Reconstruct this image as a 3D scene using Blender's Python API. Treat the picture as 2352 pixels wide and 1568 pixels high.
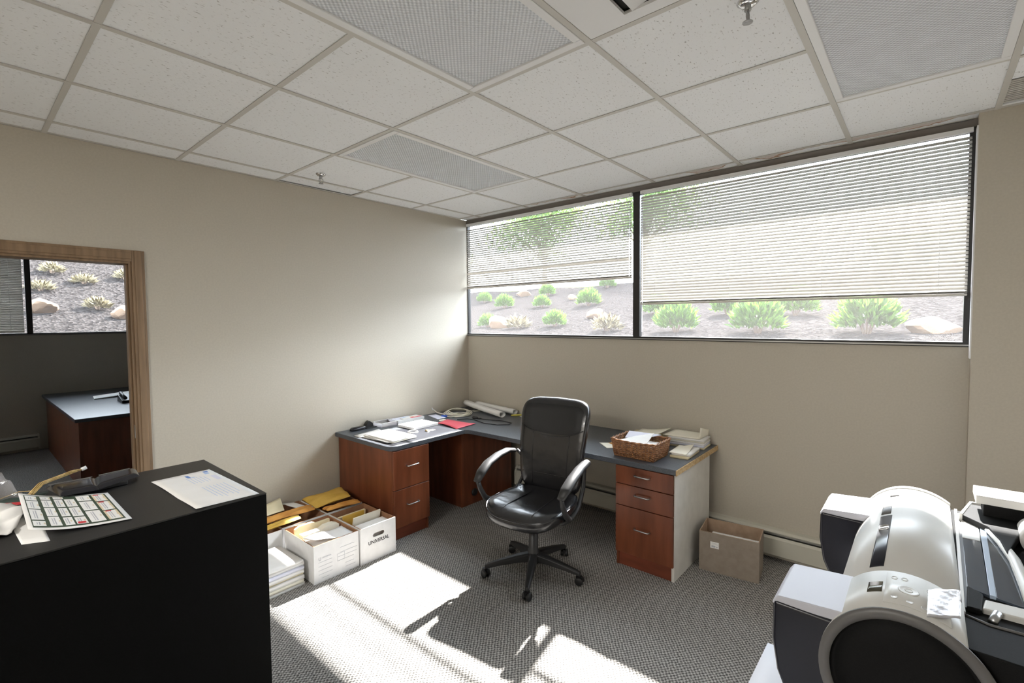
import bpy, bmesh, math, random
from mathutils import Vector, Matrix, Euler
random.seed(7)
PI = math.pi
for o in list(bpy.data.objects): bpy.data.objects.remove(o)
SC = bpy.context.scene
COL = SC.collection
H = 2.6272            # ceiling height
# ---------------------------------------------------------------- camera
cd = bpy.data.cameras.new('camera'); cam = bpy.data.objects.new('camera', cd); COL.objects.link(cam)
yaw, pit, rol, F = -.709, .0453, -.0081, 1108.0
fw = Vector((math.sin(yaw)*math.cos(pit), math.cos(yaw)*math.cos(pit), -math.sin(pit)))
r0 = Vector((math.cos(yaw), -math.sin(yaw), 0)); u0 = r0.cross(fw)
rr = r0*math.cos(rol)+u0*math.sin(rol); uu = -r0*math.sin(rol)+u0*math.cos(rol)
M = Matrix((rr, uu, -fw)).transposed().to_4x4(); M.translation = Vector((3.6337, -3.5325, H-1.0254))
cam.matrix_world = M
cd.sensor_width = 36; cd.lens = F/2352*36; cd.clip_start = .05; cd.clip_end = 300
SC.camera = cam
# ---------------------------------------------------------------- light
w = bpy.data.worlds.new('world'); SC.world = w; w.use_nodes = True
bg = w.node_tree.nodes['Background']; bg.inputs[0].default_value = (.80, .90, 1, 1); bg.inputs[1].default_value = 5.0
sd = bpy.data.lights.new('sun', 'SUN'); sd.energy = 17; sd.angle = math.radians(1.0); sd.color = (1, .98, .95)
sun = bpy.data.objects.new('sun', sd); COL.objects.link(sun)
sun.rotation_euler = Vector((.2, -1, -.935)).to_track_quat('-Z', 'Y').to_euler()
def area(name, loc, sx, sy, e, rot=(0, 0, 0), col=(1, 1, 1)):
    d = bpy.data.lights.new(name, 'AREA'); d.shape = 'RECTANGLE'; d.size = sx; d.size_y = sy; d.energy = e; d.color = col
    o = bpy.data.objects.new(name, d); COL.objects.link(o); o.location = loc; o.rotation_euler = rot; return o
# added fill light in the unseen back half of the room
area('rear_fill_light', (2.35, -5.6, H-.03), 1.15, .55, 40, col=(1, .97, .92))
SC.view_settings.view_transform = 'Standard'; SC.view_settings.look = 'None'
SC.view_settings.exposure = 1.62; SC.view_settings.gamma = 1; SC.view_settings.use_curve_mapping = False

# ---------------------------------------------------------------- materials
def mat(name, col, rough=.6, metal=0, spec=.5, coat=0):
    m = bpy.data.materials.new(name); m.use_nodes = True
    b = m.node_tree.nodes['Principled BSDF']
    b.inputs['Base Color'].default_value = (*col, 1); b.inputs['Roughness'].default_value = rough
    b.inputs['Metallic'].default_value = metal; b.inputs['Specular IOR Level'].default_value = spec
    b.inputs['Coat Weight'].default_value = coat
    return m
def N(m, t, **k):
    n = m.node_tree.nodes.new(t)
    for a, v in k.items(): setattr(n, a, v)
    return n
def L(m, a, b): m.node_tree.links.new(a, b)
def P_(m): return m.node_tree.nodes['Principled BSDF']
def coords(m, scale=(1, 1, 1), rot=(0, 0, 0), gen='Object'):
    t = N(m, 'ShaderNodeTexCoord'); mp = N(m, 'ShaderNodeMapping'); mp.inputs['Scale'].default_value = scale
    mp.inputs['Rotation'].default_value = rot
    L(m, t.outputs[gen], mp.inputs['Vector']); return mp.outputs[0]
def noisy(name, c1, c2, scale=20, rough=.6, bump=0, detail=4, stretch=(1, 1, 1), dist=.002, lo=.35, hi=.65, world=False, **k):
    m = mat(name, c1, rough, **k)
    if world:
        g = N(m, 'ShaderNodeNewGeometry'); mp = N(m, 'ShaderNodeMapping'); mp.inputs['Scale'].default_value = stretch
        L(m, g.outputs['Position'], mp.inputs['Vector']); v = mp.outputs[0]
    else: v = coords(m, stretch)
    n = N(m, 'ShaderNodeTexNoise'); n.inputs['Scale'].default_value = scale; n.inputs['Detail'].default_value = detail
    L(m, v, n.inputs['Vector'])
    r = N(m, 'ShaderNodeValToRGB'); r.color_ramp.elements[0].position = lo; r.color_ramp.elements[1].position = hi
    r.color_ramp.elements[0].color = (*c1, 1); r.color_ramp.elements[1].color = (*c2, 1)
    L(m, n.outputs[0], r.inputs[0]); L(m, r.outputs[0], P_(m).inputs['Base Color'])
    if bump:
        b = N(m, 'ShaderNodeBump'); b.inputs['Strength'].default_value = bump; b.inputs['Distance'].default_value = dist
        L(m, n.outputs[0], b.inputs['Height']); L(m, b.outputs[0], P_(m).inputs['Normal'])
    return m
MT = {}
MT['wall'] = noisy('wall_paint', (.485, .442, .368), (.515, .47, .392), 90, .55, .12, world=True)
MT['tee'] = mat('tee_metal', (.56, .54, .50), .45)
MT['cherry'] = noisy('cherry_laminate', (.11, .030, .012), (.20, .060, .026), 3.0, .32, .0, 6, (6, 6, .8), lo=.3, hi=.7, world=True)
MT['cherry_dark'] = noisy('cherry_plinth', (.14, .035, .016), (.2, .05, .024), 3.0, .4, .0, 6, (1.2, 1.2, 8), world=True)
MT['top'] = noisy('grey_laminate', (.055, .062, .075), (.085, .094, .11), 160, .38, .05, 3, world=True)
MT['raw'] = noisy('raw_particleboard', (.42, .27, .12), (.62, .45, .25), 70, .9, .3, world=True)
MT['melamine'] = noisy('white_melamine', (.66, .64, .60), (.72, .70, .66), 14, .45, world=True)
MT['casing'] = noisy('oak_casing', (.19, .12, .065), (.27, .175, .10), 3, .4, 0, 6, (14, 14, 1), world=True)
MT['bronze'] = mat('bronze_frame', (.018, .017, .017), .35)
MT['black'] = mat('black_plastic', (.012, .012, .013), .42)
MT['black_gloss'] = mat('black_gloss_plastic', (.010, .010, .014), .18)
MT['cabinet'] = noisy('black_cabinet_paint', (.0015, .0015, .0015), (.003, .003, .003), 300, .45, .15, dist=.0005, spec=.10)
MT['cabtop'] = noisy('black_cabinet_top', (.012, .012, .012), (.020, .020, .020), 300, .38, .1, dist=.0005, spec=.5)
MT['chrome'] = mat('chrome', (.7, .7, .7), .18, 1)
MT['steel'] = mat('brushed_steel', (.42, .42, .42), .35, 1)
MT['heater'] = mat('heater_enamel', (.56, .54, .46), .4)
MT['slot'] = mat('dark_slot', (.02, .02, .018), .7)
MT['fin'] = mat('heater_fins', (.12, .12, .11), .5, .6)
MT['slat'] = mat('blind_slat', (.60, .585, .555), .45)
MT['white'] = mat('white_plastic', (.78, .78, .78), .35)
MT['paper'] = noisy('paper', (.80, .79, .77), (.84, .83, .81), 12, .75)
MT['paper_blue'] = mat('bluish_paper', (.72, .73, .84), .7)
MT['cream'] = noisy('manila', (.80, .70, .45), (.86, .77, .54), 10, .7)
MT['cream2'] = mat('pale_cream_folder', (.84, .80, .68), .7)
MT['yellow'] = noisy('kraft_yellow', (.60, .36, .05), (.74, .48, .10), 8, .6, .2)
MT['orange'] = noisy('kraft_orange', (.52, .22, .04), (.72, .36, .08), 9, .6, .3)
MT['kraft'] = noisy('kraft_cardboard', (.36, .25, .17), (.42, .30, .21), 30, .85)
MT['kraft_in'] = noisy('kraft_inside', (.30, .15, .08), (.36, .19, .10), 30, .85)
MT['brownbox'] = noisy('taupe_cardboard', (.25, .205, .165), (.29, .24, .195), 30, .8)
MT['boxwhite'] = noisy('white_cardboard', (.76, .76, .76), (.80, .80, .80), 25, .7)
MT['red'] = mat('red_folder', (.78, .10, .14), .5)
MT['ink'] = mat('ink', (.03, .03, .035), .6)
MT['ink_grey'] = mat('ink_grey', (.45, .46, .5), .6)
MT['ink_blue'] = mat('ink_blue', (.13, .25, .60), .6)
MT['ink_blue2'] = mat('ink_pale_blue', (.45, .58, .80), .6)
MT['ink_green'] = mat('ink_green', (.045, .07, .045), .6)
MT['ink_red'] = mat('ink_red', (.6, .04, .05), .6)
MT['ink_beige'] = mat('ink_beige', (.70, .60, .42), .6)
MT['teal'] = mat('ink_teal', (.15, .55, .5), .6)
MT['blue'] = mat('blue_plug', (.03, .12, .6), .4)
MT['gold'] = noisy('gold_twine', (.42, .27, .08), (.70, .52, .24), 60, .4, .4)
MT['greenish'] = mat('pale_green_card', (.45, .5, .3), .6)
MT['darkgreen'] = mat('dark_green_card', (.03, .06, .05), .5)
MT['pl_white'] = mat('printer_ivory', (.62, .61, .58), .38)
MT['pl_lid'] = mat('printer_lid', (.52, .52, .57), .5)
MT['pl_grey'] = mat('printer_ring_grey', (.12, .115, .11), .45)
MT['pl_black'] = noisy('printer_side_black', (.005, .005, .005), (.008, .008, .008), 400, .7, .2, spec=.15, dist=.0004)
MT['pl_navy'] = mat('printer_tank_navy', (.006, .006, .012), .28)
MT['olive'] = mat('dark_olive_window', (.06, .055, .035), .15)
MT['tint'] = mat('smoked_cover', (.06, .075, .095), .10)
MT['ruler'] = mat('ruler_strip', (.42, .50, .60), .25)
MT['table'] = mat('white_tabletop', (.76, .76, .80), .5)
MT['foil'] = noisy('silver_foil', (.60, .59, .62), (.78, .78, .80), 28, .30, .7, dist=.004, metal=.6)
MT['stone'] = noisy('sandstone', (.14, .09, .055), (.22, .15, .10), 4, .9, .6, dist=.03)
MT['bark'] = noisy('bark', (.10, .07, .05), (.16, .12, .09), 12, .9, .6)
MT['grass'] = noisy('lawn', (.07, .12, .03), (.11, .17, .04), 3, .9, world=True, spec=0)
MT['siding'] = noisy('house_siding', (.30, .28, .26), (.36, .34, .31), 2, .8)
MT['roof'] = mat('house_roof', (.16, .15, .15), .8)
MT['darkglass'] = mat('dark_glass', (.04, .05, .06), .1)
MT['tush'] = mat('dry_tuft', (.20, .17, .10), .8)

def leafmat(name, c1, c2):
    m = noisy(name, c1, c2, 3, .6)
    out = [n for n in m.node_tree.nodes if n.type == 'OUTPUT_MATERIAL'][0]
    tr = N(m, 'ShaderNodeBsdfTranslucent'); tr.inputs[0].default_value = (c2[0]*1.5, c2[1]*1.5, c2[2], 1)
    mx = N(m, 'ShaderNodeMixShader'); mx.inputs[0].default_value = .45
    L(m, P_(m).outputs[0], mx.inputs[1]); L(m, tr.outputs[0], mx.inputs[2]); L(m, mx.outputs[0], out.inputs[0]); return m
MT['leaf'] = leafmat('shrub_leaf', (.030, .080, .012), (.072, .14, .025))
MT['leaf_tree'] = leafmat('tree_leaf', (.05, .085, .035), (.10, .15, .06))
# paper-thin slats pass a little light
m = MT['slat']; out = [n for n in m.node_tree.nodes if n.type == 'OUTPUT_MATERIAL'][0]
tr = N(m, 'ShaderNodeBsdfTranslucent'); tr.inputs[0].default_value = (.85, .78, .68, 1)
mx = N(m, 'ShaderNodeMixShader'); mx.inputs[0].default_value = .12
L(m, P_(m).outputs[0], mx.inputs[1]); L(m, tr.outputs[0], mx.inputs[2]); L(m, mx.outputs[0], out.inputs[0])
# window glass: clear with a thin layer of sun-catching dust
def glassmat(name, dust, tint=(1, 1, 1)):
    m = bpy.data.materials.new(name); m.use_nodes = True; nt = m.node_tree; nt.nodes.clear()
    out = nt.nodes.new('ShaderNodeOutputMaterial'); t = nt.nodes.new('ShaderNodeBsdfTransparent'); t.inputs[0].default_value = (*tint, 1)
    d = nt.nodes.new('ShaderNodeBsdfTranslucent'); d.inputs[0].default_value = (.95, .93, .95, 1)
    g = nt.nodes.new('ShaderNodeBsdfGlossy'); g.inputs['Roughness'].default_value = .02
    m1 = nt.nodes.new('ShaderNodeMixShader'); m1.inputs[0].default_value = dust
    nt.links.new(t.outputs[0], m1.inputs[1]); nt.links.new(d.outputs[0], m1.inputs[2])
    m2 = nt.nodes.new('ShaderNodeMixShader'); m2.inputs[0].default_value = .04
    nt.links.new(m1.outputs[0], m2.inputs[1]); nt.links.new(g.outputs[0], m2.inputs[2]); nt.links.new(m2.outputs[0], out.inputs[0])
    return m
MT['glass'] = glassmat('dusty_window_glass', .012)
MT['clear'] = glassmat('clear_plastic', .35, (.95, .95, .97))
MT['film'] = glassmat('plastic_bag_film', .25)
MT['mat_sheet'] = glassmat('desk_pad_film', .45)
# ceiling tile: fissured mineral fibre, with brown water stains by the window edge
def tilemat(name, stain=False):
    m = mat(name, (.84, .85, .86), .9)
    g = N(m, 'ShaderNodeNewGeometry'); mp = N(m, 'ShaderNodeMapping'); mp.inputs['Scale'].default_value = (1, .4, 1)
    L(m, g.outputs['Position'], mp.inputs['Vector'])
    n = N(m, 'ShaderNodeTexNoise'); n.inputs['Scale'].default_value = 130; n.inputs['Detail'].default_value = 3
    L(m, mp.outputs[0], n.inputs['Vector'])
    r = N(m, 'ShaderNodeValToRGB'); r.color_ramp.elements[0].position = .30; r.color_ramp.elements[1].position = .38
    r.color_ramp.elements[0].color = (.50, .49, .48, 1); r.color_ramp.elements[1].color = (.84, .85, .86, 1)
    L(m, n.outputs[0], r.inputs[0]); last = r.outputs[0]
    b = N(m, 'ShaderNodeBump'); b.inputs['Strength'].default_value = .5; b.inputs['Distance'].default_value = .003
    L(m, n.outputs[0], b.inputs['Height']); L(m, b.outputs[0], P_(m).inputs['Normal'])
    if stain:
        sx = N(m, 'ShaderNodeSeparateXYZ'); L(m, g.outputs['Position'], sx.inputs[0])
        n2 = N(m, 'ShaderNodeTexNoise'); n2.inputs['Scale'].default_value = 3.2; n2.inputs['Detail'].default_value = 4; L(m, g.outputs['Position'], n2.inputs['Vector'])
        a = N(m, 'ShaderNodeMath', operation='MULTIPLY_ADD'); a.inputs[1].default_value = 7; a.inputs[2].default_value = .78
        L(m, sx.outputs[1], a.inputs[0])                                    # 0 on the grid line, 1.2 at the wall
        e = N(m, 'ShaderNodeMath', operation='MULTIPLY_ADD'); e.inputs[1].default_value = 2.6; L(m, n2.outputs[0], e.inputs[0])
        a3 = N(m, 'ShaderNodeMath', operation='SUBTRACT'); a3.inputs[1].default_value = 1.0; L(m, a.outputs[0], a3.inputs[0]); L(m, a3.outputs[0], e.inputs[2])
        rp = N(m, 'ShaderNodeValToRGB'); el = rp.color_ramp.elements
        el[0].position = .0; el[0].color = (.55, .55, .55, 1); el[1].position = .62; el[1].color = (0, 0, 0, 1)
        q = el.new(.50); q.color = (.35, .35, .35, 1); q = el.new(.55); q.color = (1, 1, 1, 1)
        L(m, e.outputs[0], rp.inputs[0])
        mixc = N(m, 'ShaderNodeMix', data_type='RGBA'); L(m, rp.outputs[0], mixc.inputs[0]); L(m, last, mixc.inputs[6])
        mixc.inputs[7].default_value = (.36, .17, .06, 1); last = mixc.outputs[2]
    L(m, last, P_(m).inputs['Base Color']); return m
MT['tile'] = tilemat('ceiling_tile'); MT['tile_stained'] = tilemat('ceiling_tile_stained', True)
# prismatic lens
m = mat('prismatic_lens', (.50, .52, .54), .22, spec=.8); MT['lens'] = m
def sinprod(m, kx, ky, src):
    s = N(m, 'ShaderNodeSeparateXYZ'); L(m, src, s.inputs[0]); o = []
    for i, k in ((0, kx), (1, ky)):
        a = N(m, 'ShaderNodeMath', operation='MULTIPLY'); a.inputs[1].default_value = k; L(m, s.outputs[i], a.inputs[0])
        c = N(m, 'ShaderNodeMath', operation='SINE'); L(m, a.outputs[0], c.inputs[0]); o.append(c)
    p = N(m, 'ShaderNodeMath', operation='MULTIPLY'); L(m, o[0].outputs[0], p.inputs[0]); L(m, o[1].outputs[0], p.inputs[1])
    return p.outputs[0]
g = N(m, 'ShaderNodeNewGeometry'); s = sinprod(m, 2*PI/.019, 2*PI/.019, g.outputs['Position'])
r = N(m, 'ShaderNodeValToRGB'); r.color_ramp.elements[0].color = (.62, .66, .70, 1); r.color_ramp.elements[1].color = (.92, .95, .98, 1)
mr = N(m, 'ShaderNodeMapRange'); mr.inputs[1].default_value = -1; L(m, s, mr.inputs[0]); L(m, mr.outputs[0], r.inputs[0]); L(m, r.outputs[0], P_(m).inputs['Base Color'])
b = N(m, 'ShaderNodeBump'); b.inputs['Strength'].default_value = 1; b.inputs['Distance'].default_value = .003; L(m, s, b.inputs['Height']); L(m, b.outputs[0], P_(m).inputs['Normal'])
# looped carpet
m = mat('loop_carpet', (.2, .2, .2), .95, spec=.1); MT['carpet'] = m
g = N(m, 'ShaderNodeNewGeometry')
n0 = N(m, 'ShaderNodeTexNoise'); n0.inputs['Scale'].default_value = 40; L(m, g.outputs['Position'], n0.inputs['Vector'])
va = N(m, 'ShaderNodeVectorMath', operation='SCALE'); va.inputs['Scale'].default_value = .011; L(m, n0.outputs[1], va.inputs[0])
vb = N(m, 'ShaderNodeVectorMath', operation='ADD'); L(m, g.outputs['Position'], vb.inputs[0]); L(m, va.outputs[0], vb.inputs[1])
s = sinprod(m, 2*PI/.019, 2*PI/.024, vb.outputs[0])
n1 = N(m, 'ShaderNodeTexNoise'); n1.inputs['Scale'].default_value = 120; n1.inputs['Detail'].default_value = 2; L(m, g.outputs['Position'], n1.inputs['Vector'])
ad = N(m, 'ShaderNodeMath', operation='MULTIPLY_ADD'); ad.inputs[1].default_value = .34; ad.inputs[2].default_value = 0; L(m, s, ad.inputs[0])
a2 = N(m, 'ShaderNodeMath', operation='ADD'); L(m, ad.outputs[0], a2.inputs[0]); L(m, n1.outputs[0], a2.inputs[1])
r = N(m, 'ShaderNodeValToRGB'); r.color_ramp.elements[0].position = .25; r.color_ramp.elements[1].position = .85
r.color_ramp.elements[0].color = (.085, .082, .078, 1); r.color_ramp.elements[1].color = (.46, .44, .41, 1)
L(m, a2.outputs[0], r.inputs[0]); L(m, r.outputs[0], P_(m).inputs['Base Color'])
b = N(m, 'ShaderNodeBump'); b.inputs['Strength'].default_value = .8; b.inputs['Distance'].default_value = .004; L(m, a2.outputs[0], b.inputs['Height']); L(m, b.outputs[0], P_(m).inputs['Normal'])
# mulch
m = mat('bark_mulch', (.1, .1, .1), 1, spec=0); MT['mulch'] = m
g = N(m, 'ShaderNodeNewGeometry'); v = N(m, 'ShaderNodeTexVoronoi'); v.inputs['Scale'].default_value = 26; L(m, g.outputs['Position'], v.inputs['Vector'])
r = N(m, 'ShaderNodeValToRGB'); r.color_ramp.elements[0].color = (.012, .0105, .010, 1); r.color_ramp.elements[1].color = (.046, .041, .039, 1)
r.color_ramp.elements[0].position = .2; r.color_ramp.elements[1].position = .9
L(m, v.outputs['Color'], r.inputs[0]); L(m, r.outputs[0], P_(m).inputs['Base Color'])
b = N(m, 'ShaderNodeBump'); b.inputs['Strength'].default_value = 1; b.inputs['Distance'].default_value = .022; L(m, v.outputs['Distance'], b.inputs['Height']); L(m, b.outputs[0], P_(m).inputs['Normal'])
# black leather
m = mat('black_leather', (.010, .010, .012), .26, spec=.7, coat=.15); MT['leather'] = m
c = coords(m); n = N(m, 'ShaderNodeTexNoise'); n.inputs['Scale'].default_value = 260; L(m, c, n.inputs['Vector'])
n2 = N(m, 'ShaderNodeTexNoise'); n2.inputs['Scale'].default_value = 9; L(m, c, n2.inputs['Vector'])
b = N(m, 'ShaderNodeBump'); b.inputs['Strength'].default_value = .25; b.inputs['Distance'].default_value = .001; L(m, n.outputs[0], b.inputs['Height'])
b2 = N(m, 'ShaderNodeBump'); b2.inputs['Strength'].default_value = .5; b2.inputs['Distance'].default_value = .012; L(m, n2.outputs[0], b2.inputs['Height']); L(m, b.outputs[0], b2.inputs['Normal']); L(m, b2.outputs[0], P_(m).inputs['Normal'])
MT['wicker'] = noisy('wicker', (.17, .065, .025), (.40, .19, .08), 60, .38, .3)
MT['chairfab'] = mat('black_fabric', (.012, .012, .013), .6)
MT['chairplastic'] = mat('charcoal_plastic', (.022, .022, .023), .45)

# ---------------------------------------------------------------- mesh helpers
class MB:
    def __init__(s): s.v = []; s.f = []; s.mi = []; s.sm = []
    def add(s, vs, fs, mi=0, smooth=False):
        o = len(s.v); s.v += [tuple(p) for p in vs]
        for f in fs: s.f.append([i+o for i in f]); s.mi.append(mi); s.sm.append(smooth)
        return s
    def box(s, x0, x1, y0, y1, z0, z1, mi=0, T=None):
        vs = [(x, y, z) for z in (z0, z1) for x, y in ((x0, y0), (x1, y0), (x1, y1), (x0, y1))]
        if T is not None: vs = [T @ Vector(p) for p in vs]
        return s.add(vs, [(0, 3, 2, 1), (4, 5, 6, 7), (0, 1, 5, 4), (1, 2, 6, 5), (2, 3, 7, 6), (3, 0, 4, 7)], mi)
    def prism(s, poly, z0, z1, mi=0, axis='z'):
        n = len(poly)
        def P(a, b, c): return (a, b, c) if axis == 'z' else ((c, a, b) if axis == 'x' else (a, c, b))
        vs = [P(a, b, z0) for a, b in poly]+[P(a, b, z1) for a, b in poly]
        fs = [list(range(n))[::-1], list(range(n, 2*n))]+[(i, (i+1) % n, n+(i+1) % n, n+i) for i in range(n)]
        return s.add(vs, fs, mi)
    def loft(s, rings, closed=True, cap=True, mi=0, smooth=True):
        n = len(rings[0]); vs = [p for r in rings for p in r]; fs = []
        for k in range(len(rings)-1):
            for i in range(n if closed else n-1):
                j = (i+1) % n; fs.append((k*n+i, k*n+j, (k+1)*n+j, (k+1)*n+i))
        if cap and closed: fs.append(list(range(n))[::-1]); fs.append([(len(rings)-1)*n+i for i in range(n)])
        return s.add(vs, fs, mi, smooth)
    def tube(s, path, r, seg=8, mi=0, closed=False, sx=1, up=None):
        path = [Vector(p) for p in path]; n = len(path); rings = []
        R = r if isinstance(r, (list, tuple)) else [r]*n
        prev = None
        for i, p in enumerate(path):
            if closed: t = path[(i+1) % n]-path[i-1]
            else: t = path[min(i+1, n-1)]-path[max(i-1, 0)]
            t.normalize()
            if up is not None: a = Vector(up)
            elif prev is not None: a = prev
            else: a = Vector((0, 0, 1)) if abs(t.z) < .9 else Vector((1, 0, 0))
            b = t.cross(a).normalized(); a = b.cross(t).normalized(); prev = a
            rings.append([p+(b*math.cos(q)*sx+a*math.sin(q))*R[i] for q in [2*PI*k/seg for k in range(seg)]])
        if closed: rings.append(rings[0])
        return s.loft(rings, True, not closed, mi)
    def lathe(s, prof, c=(0, 0, 0), seg=20, mi=0, axis='z'):
        rings = []
        for r, z in prof:
            ring = []
            for k in range(seg):
                a = 2*PI*k/seg; x, y = max(r, 1e-4)*math.cos(a), max(r, 1e-4)*math.sin(a)
                q = (x, y, z) if axis == 'z' else ((z, x, y) if axis == 'x' else (x, z, y))
                ring.append((q[0]+c[0], q[1]+c[1], q[2]+c[2]))
            rings.append(ring)
        return s.loft(rings, mi=mi)
    def grid(s, fn, nu, nv, mi=0, smooth=True, th=0):
        vs = [fn(i/nu, j/nv) for j in range(nv+1) for i in range(nu+1)]; W_ = nu+1
        fs = [(j*W_+i, j*W_+i+1, (j+1)*W_+i+1, (j+1)*W_+i) for j in range(nv) for i in range(nu)]
        if th:
            m_ = len(vs); vs2 = [(p[0], p[1], p[2]-th) for p in vs]; fs2 = [tuple(k+m_ for k in f[::-1]) for f in fs]
            rim = [i for i in range(W_)]+[j*W_+nu for j in range(1, nv+1)]+[nv*W_+i for i in range(nu-1, -1, -1)]+[j*W_ for j in range(nv-1, 0, -1)]
            fs3 = [(rim[k], rim[k]+m_, rim[(k+1) % len(rim)]+m_, rim[(k+1) % len(rim)]) for k in range(len(rim))]
            return s.add(vs+vs2, fs+fs2+fs3, mi, smooth)
        return s.add(vs, fs, mi, smooth)
def obj(name, mb, m, parent=None, loc=None, rot=0, bevel=0, seg=2, world=True, subs=0):
    """link mb as ONE object. parent: vertices are world coordinates unless world=False."""
    me = bpy.data.meshes.new(name)
    org = Vector((0, 0, 0))
    if parent is not None and world:
        org = parent['_org'] if '_org' in parent else (0, 0, 0); org = Vector(org)
    elif parent is None and loc is None:
        xs = [p[0] for p in mb.v]; ys = [p[1] for p in mb.v]; zs = [p[2] for p in mb.v]
        org = Vector(((min(xs)+max(xs))/2, (min(ys)+max(ys))/2, min(zs)))
    me.from_pydata([tuple(Vector(p)-org) for p in mb.v], [], mb.f)
    for x in (m if isinstance(m, (list, tuple)) else [m]): me.materials.append(MT[x] if isinstance(x, str) else x)
    for p, i, s_ in zip(me.polygons, mb.mi, mb.sm): p.material_index = i; p.use_smooth = s_
    bm = bmesh.new(); bm.from_mesh(me); bmesh.ops.recalc_face_normals(bm, faces=bm.faces); bm.to_mesh(me); bm.free()
    o = bpy.data.objects.new(name, me); COL.objects.link(o)
    if parent is not None:
        o.parent = parent
        o['_org'] = tuple(org) if world else (0, 0, 0)
    else:
        o.location = org if loc is None else loc; o.rotation_euler = (0, 0, rot); o['_org'] = tuple(org)
    if bevel:
        md = o.modifiers.new('bevel', 'BEVEL'); md.width = bevel; md.segments = seg; md.limit_method = 'ANGLE'; md.harden_normals = True
        for p in me.polygons: p.use_smooth = True
    if subs:
        md = o.modifiers.new('sub', 'SUBSURF'); md.levels = subs; md.render_levels = subs
    return o
def tag(o, label=None, cat=None, group=None, kind=None):
    if label: o['label'] = label
    if cat: o['category'] = cat
    if group: o['group'] = group
    if kind: o['kind'] = kind
    return o
def thing(name, label, cat, loc=(0, 0, 0), rot=0, group=None, kind=None):
    o = bpy.data.objects.new(name, None); COL.objects.link(o); o.location = loc; o.rotation_euler = (0, 0, rot)
    o.empty_display_size = .05; o['_org'] = tuple(loc); return tag(o, label, cat, group, kind)
def struct(name, mb=None, m=None, **k):
    if mb is None: return thing(name, None, None, kind='structure')
    return tag(obj(name, mb, m, **k), kind='structure')
def lerp(a, b, t): return a+(b-a)*t
def quadfn(q, z=0, curl=None):
    """q: 4 world (x,y) corners in order (0,0),(1,0),(1,1),(0,1)"""
    def f(u, v):
        x = lerp(lerp(q[0][0], q[1][0], u), lerp(q[3][0], q[2][0], u), v)
        y = lerp(lerp(q[0][1], q[1][1], u), lerp(q[3][1], q[2][1], u), v)
        return (x, y, z+(curl(u, v) if curl else 0))
    return f
def sheet(name, q, z, m, label, cat, curl=None, prints=(), th=.0008, nu=8, nv=8, group=None):
    mb = MB(); f = quadfn(q, z+th, curl); mb.grid(f, nu, nv, th=th)
    mats = [m]
    o = obj(name, mb, mats, None, bevel=0); tag(o, label, cat, group)
    if prints:
        pb = MB(); pm = []
        for (u0_, u1_, v0_, v1_, mm, lv) in prints:
            if mm not in pm: pm.append(mm)
            nn = max(1, int(6*max(u1_-u0_, v1_-v0_)))
            pb.grid(lambda a, b: (lambda p: (p[0], p[1], p[2]+.0003*lv))(f(lerp(u0_, u1_, a), lerp(v0_, v1_, b))), nn, nn, mi=pm.index(mm))
        po = obj('printing', pb, pm, o)
    return o
def text(body, size, parent, M_, m, name='lettering', font_shear=0, sx=1):
    c = bpy.data.curves.new('t', 'FONT'); c.body = body; c.size = size; c.align_x = 'CENTER'; c.align_y = 'CENTER'; c.extrude = .0002; c.shear = font_shear; c.resolution_u = 3; c.offset = size*.02
    t = bpy.data.objects.new('t', c); COL.objects.link(t)
    me = bpy.data.meshes.new_from_object(t.evaluated_get(bpy.context.evaluated_depsgraph_get())); bpy.data.objects.remove(t)
    org = Vector(parent['_org']); me.transform(Matrix.Diagonal((sx, 1, 1, 1)))
    me.transform(Matrix.Translation(-org) @ M_)
    me.materials.clear(); me.materials.append(MT[m]); o = bpy.data.objects.new(name, me); COL.objects.link(o); o.parent = parent; return o
def basis(origin, ux, uy):
    ux = Vector(ux).normalized(); uy = Vector(uy).normalized(); uz = ux.cross(uy)
    m_ = Matrix((ux, uy, uz)).transposed().to_4x4(); m_.translation = Vector(origin); return m_

# ================================================================ ROOM SHELL
RX, RY = 6.2, -6.4                        # far limits of the room
b = MB(); b.box(-4.9, RX, RY, 0, -.06, 0); struct('floor', b, 'carpet')
# wall_left with the doorway
DY0, DY1, DZ = -3.715, -2.801, 1.972
b = MB(); b.box(-.12, 0, DY1, 0, 0, H); b.box(-.12, 0, RY, DY0, 0, H); b.box(-.12, 0, DY0, DY1, DZ, H); struct('wall_left', b, 'wall')
# wall_back (window wall)
b = MB(); b.box(0, 3.815, 0, .04, 0, 1.436); b.box(0, 3.815, 0, .04, 2.588, H+.3); struct('wall_back', b, 'wall')
b = MB(); b.box(3.815, 4.6, -.09, .04, 0, H+.3); b.box(4.6, RX, -.09, .04, 0, 1.436); b.box(4.6, RX, -.09, .04, 2.588, H+.3); struct('wall_back_column', b, 'wall')  # gap right of the column for the added, unseen window
b = MB(); b.box(3.809, 3.815, -.088, -.022, 1.38, 2.57); struct('lit_column_side', b, 'white')  # white strip paints window light onto the side of the column
b = MB(); b.box(0, 3.815, -.012, 0, 2.588, H-.002); struct('trim_3', b, mat('taupe_header', (.19, .17, .155), .6))
b = MB(); b.box(RX, RX+.1, RY, .04, 0, H); struct('wall_right', b, 'wall')
b = MB(); b.box(-4.9, RX, RY-.1, RY, 0, H); struct('wall_front', b, 'wall')
b = MB(); b.box(-4.9, -.12, 0, .04, 0, H); struct('wall_back_adjoining', b, 'wall')
b = MB(); b.box(-5.0, -4.9, RY, .04, 0, 1.455); b.box(-5.0, -4.9, RY, .04, 2.5, H); b.box(-5.0, -4.9, -1.75, .04, 1.455, 2.5); struct('wall_adjoining_left', b, 'wall')
b = MB(); b.box(-5.0, RX+.1, RY-.1, .62, H+.3, H+.42)
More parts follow.
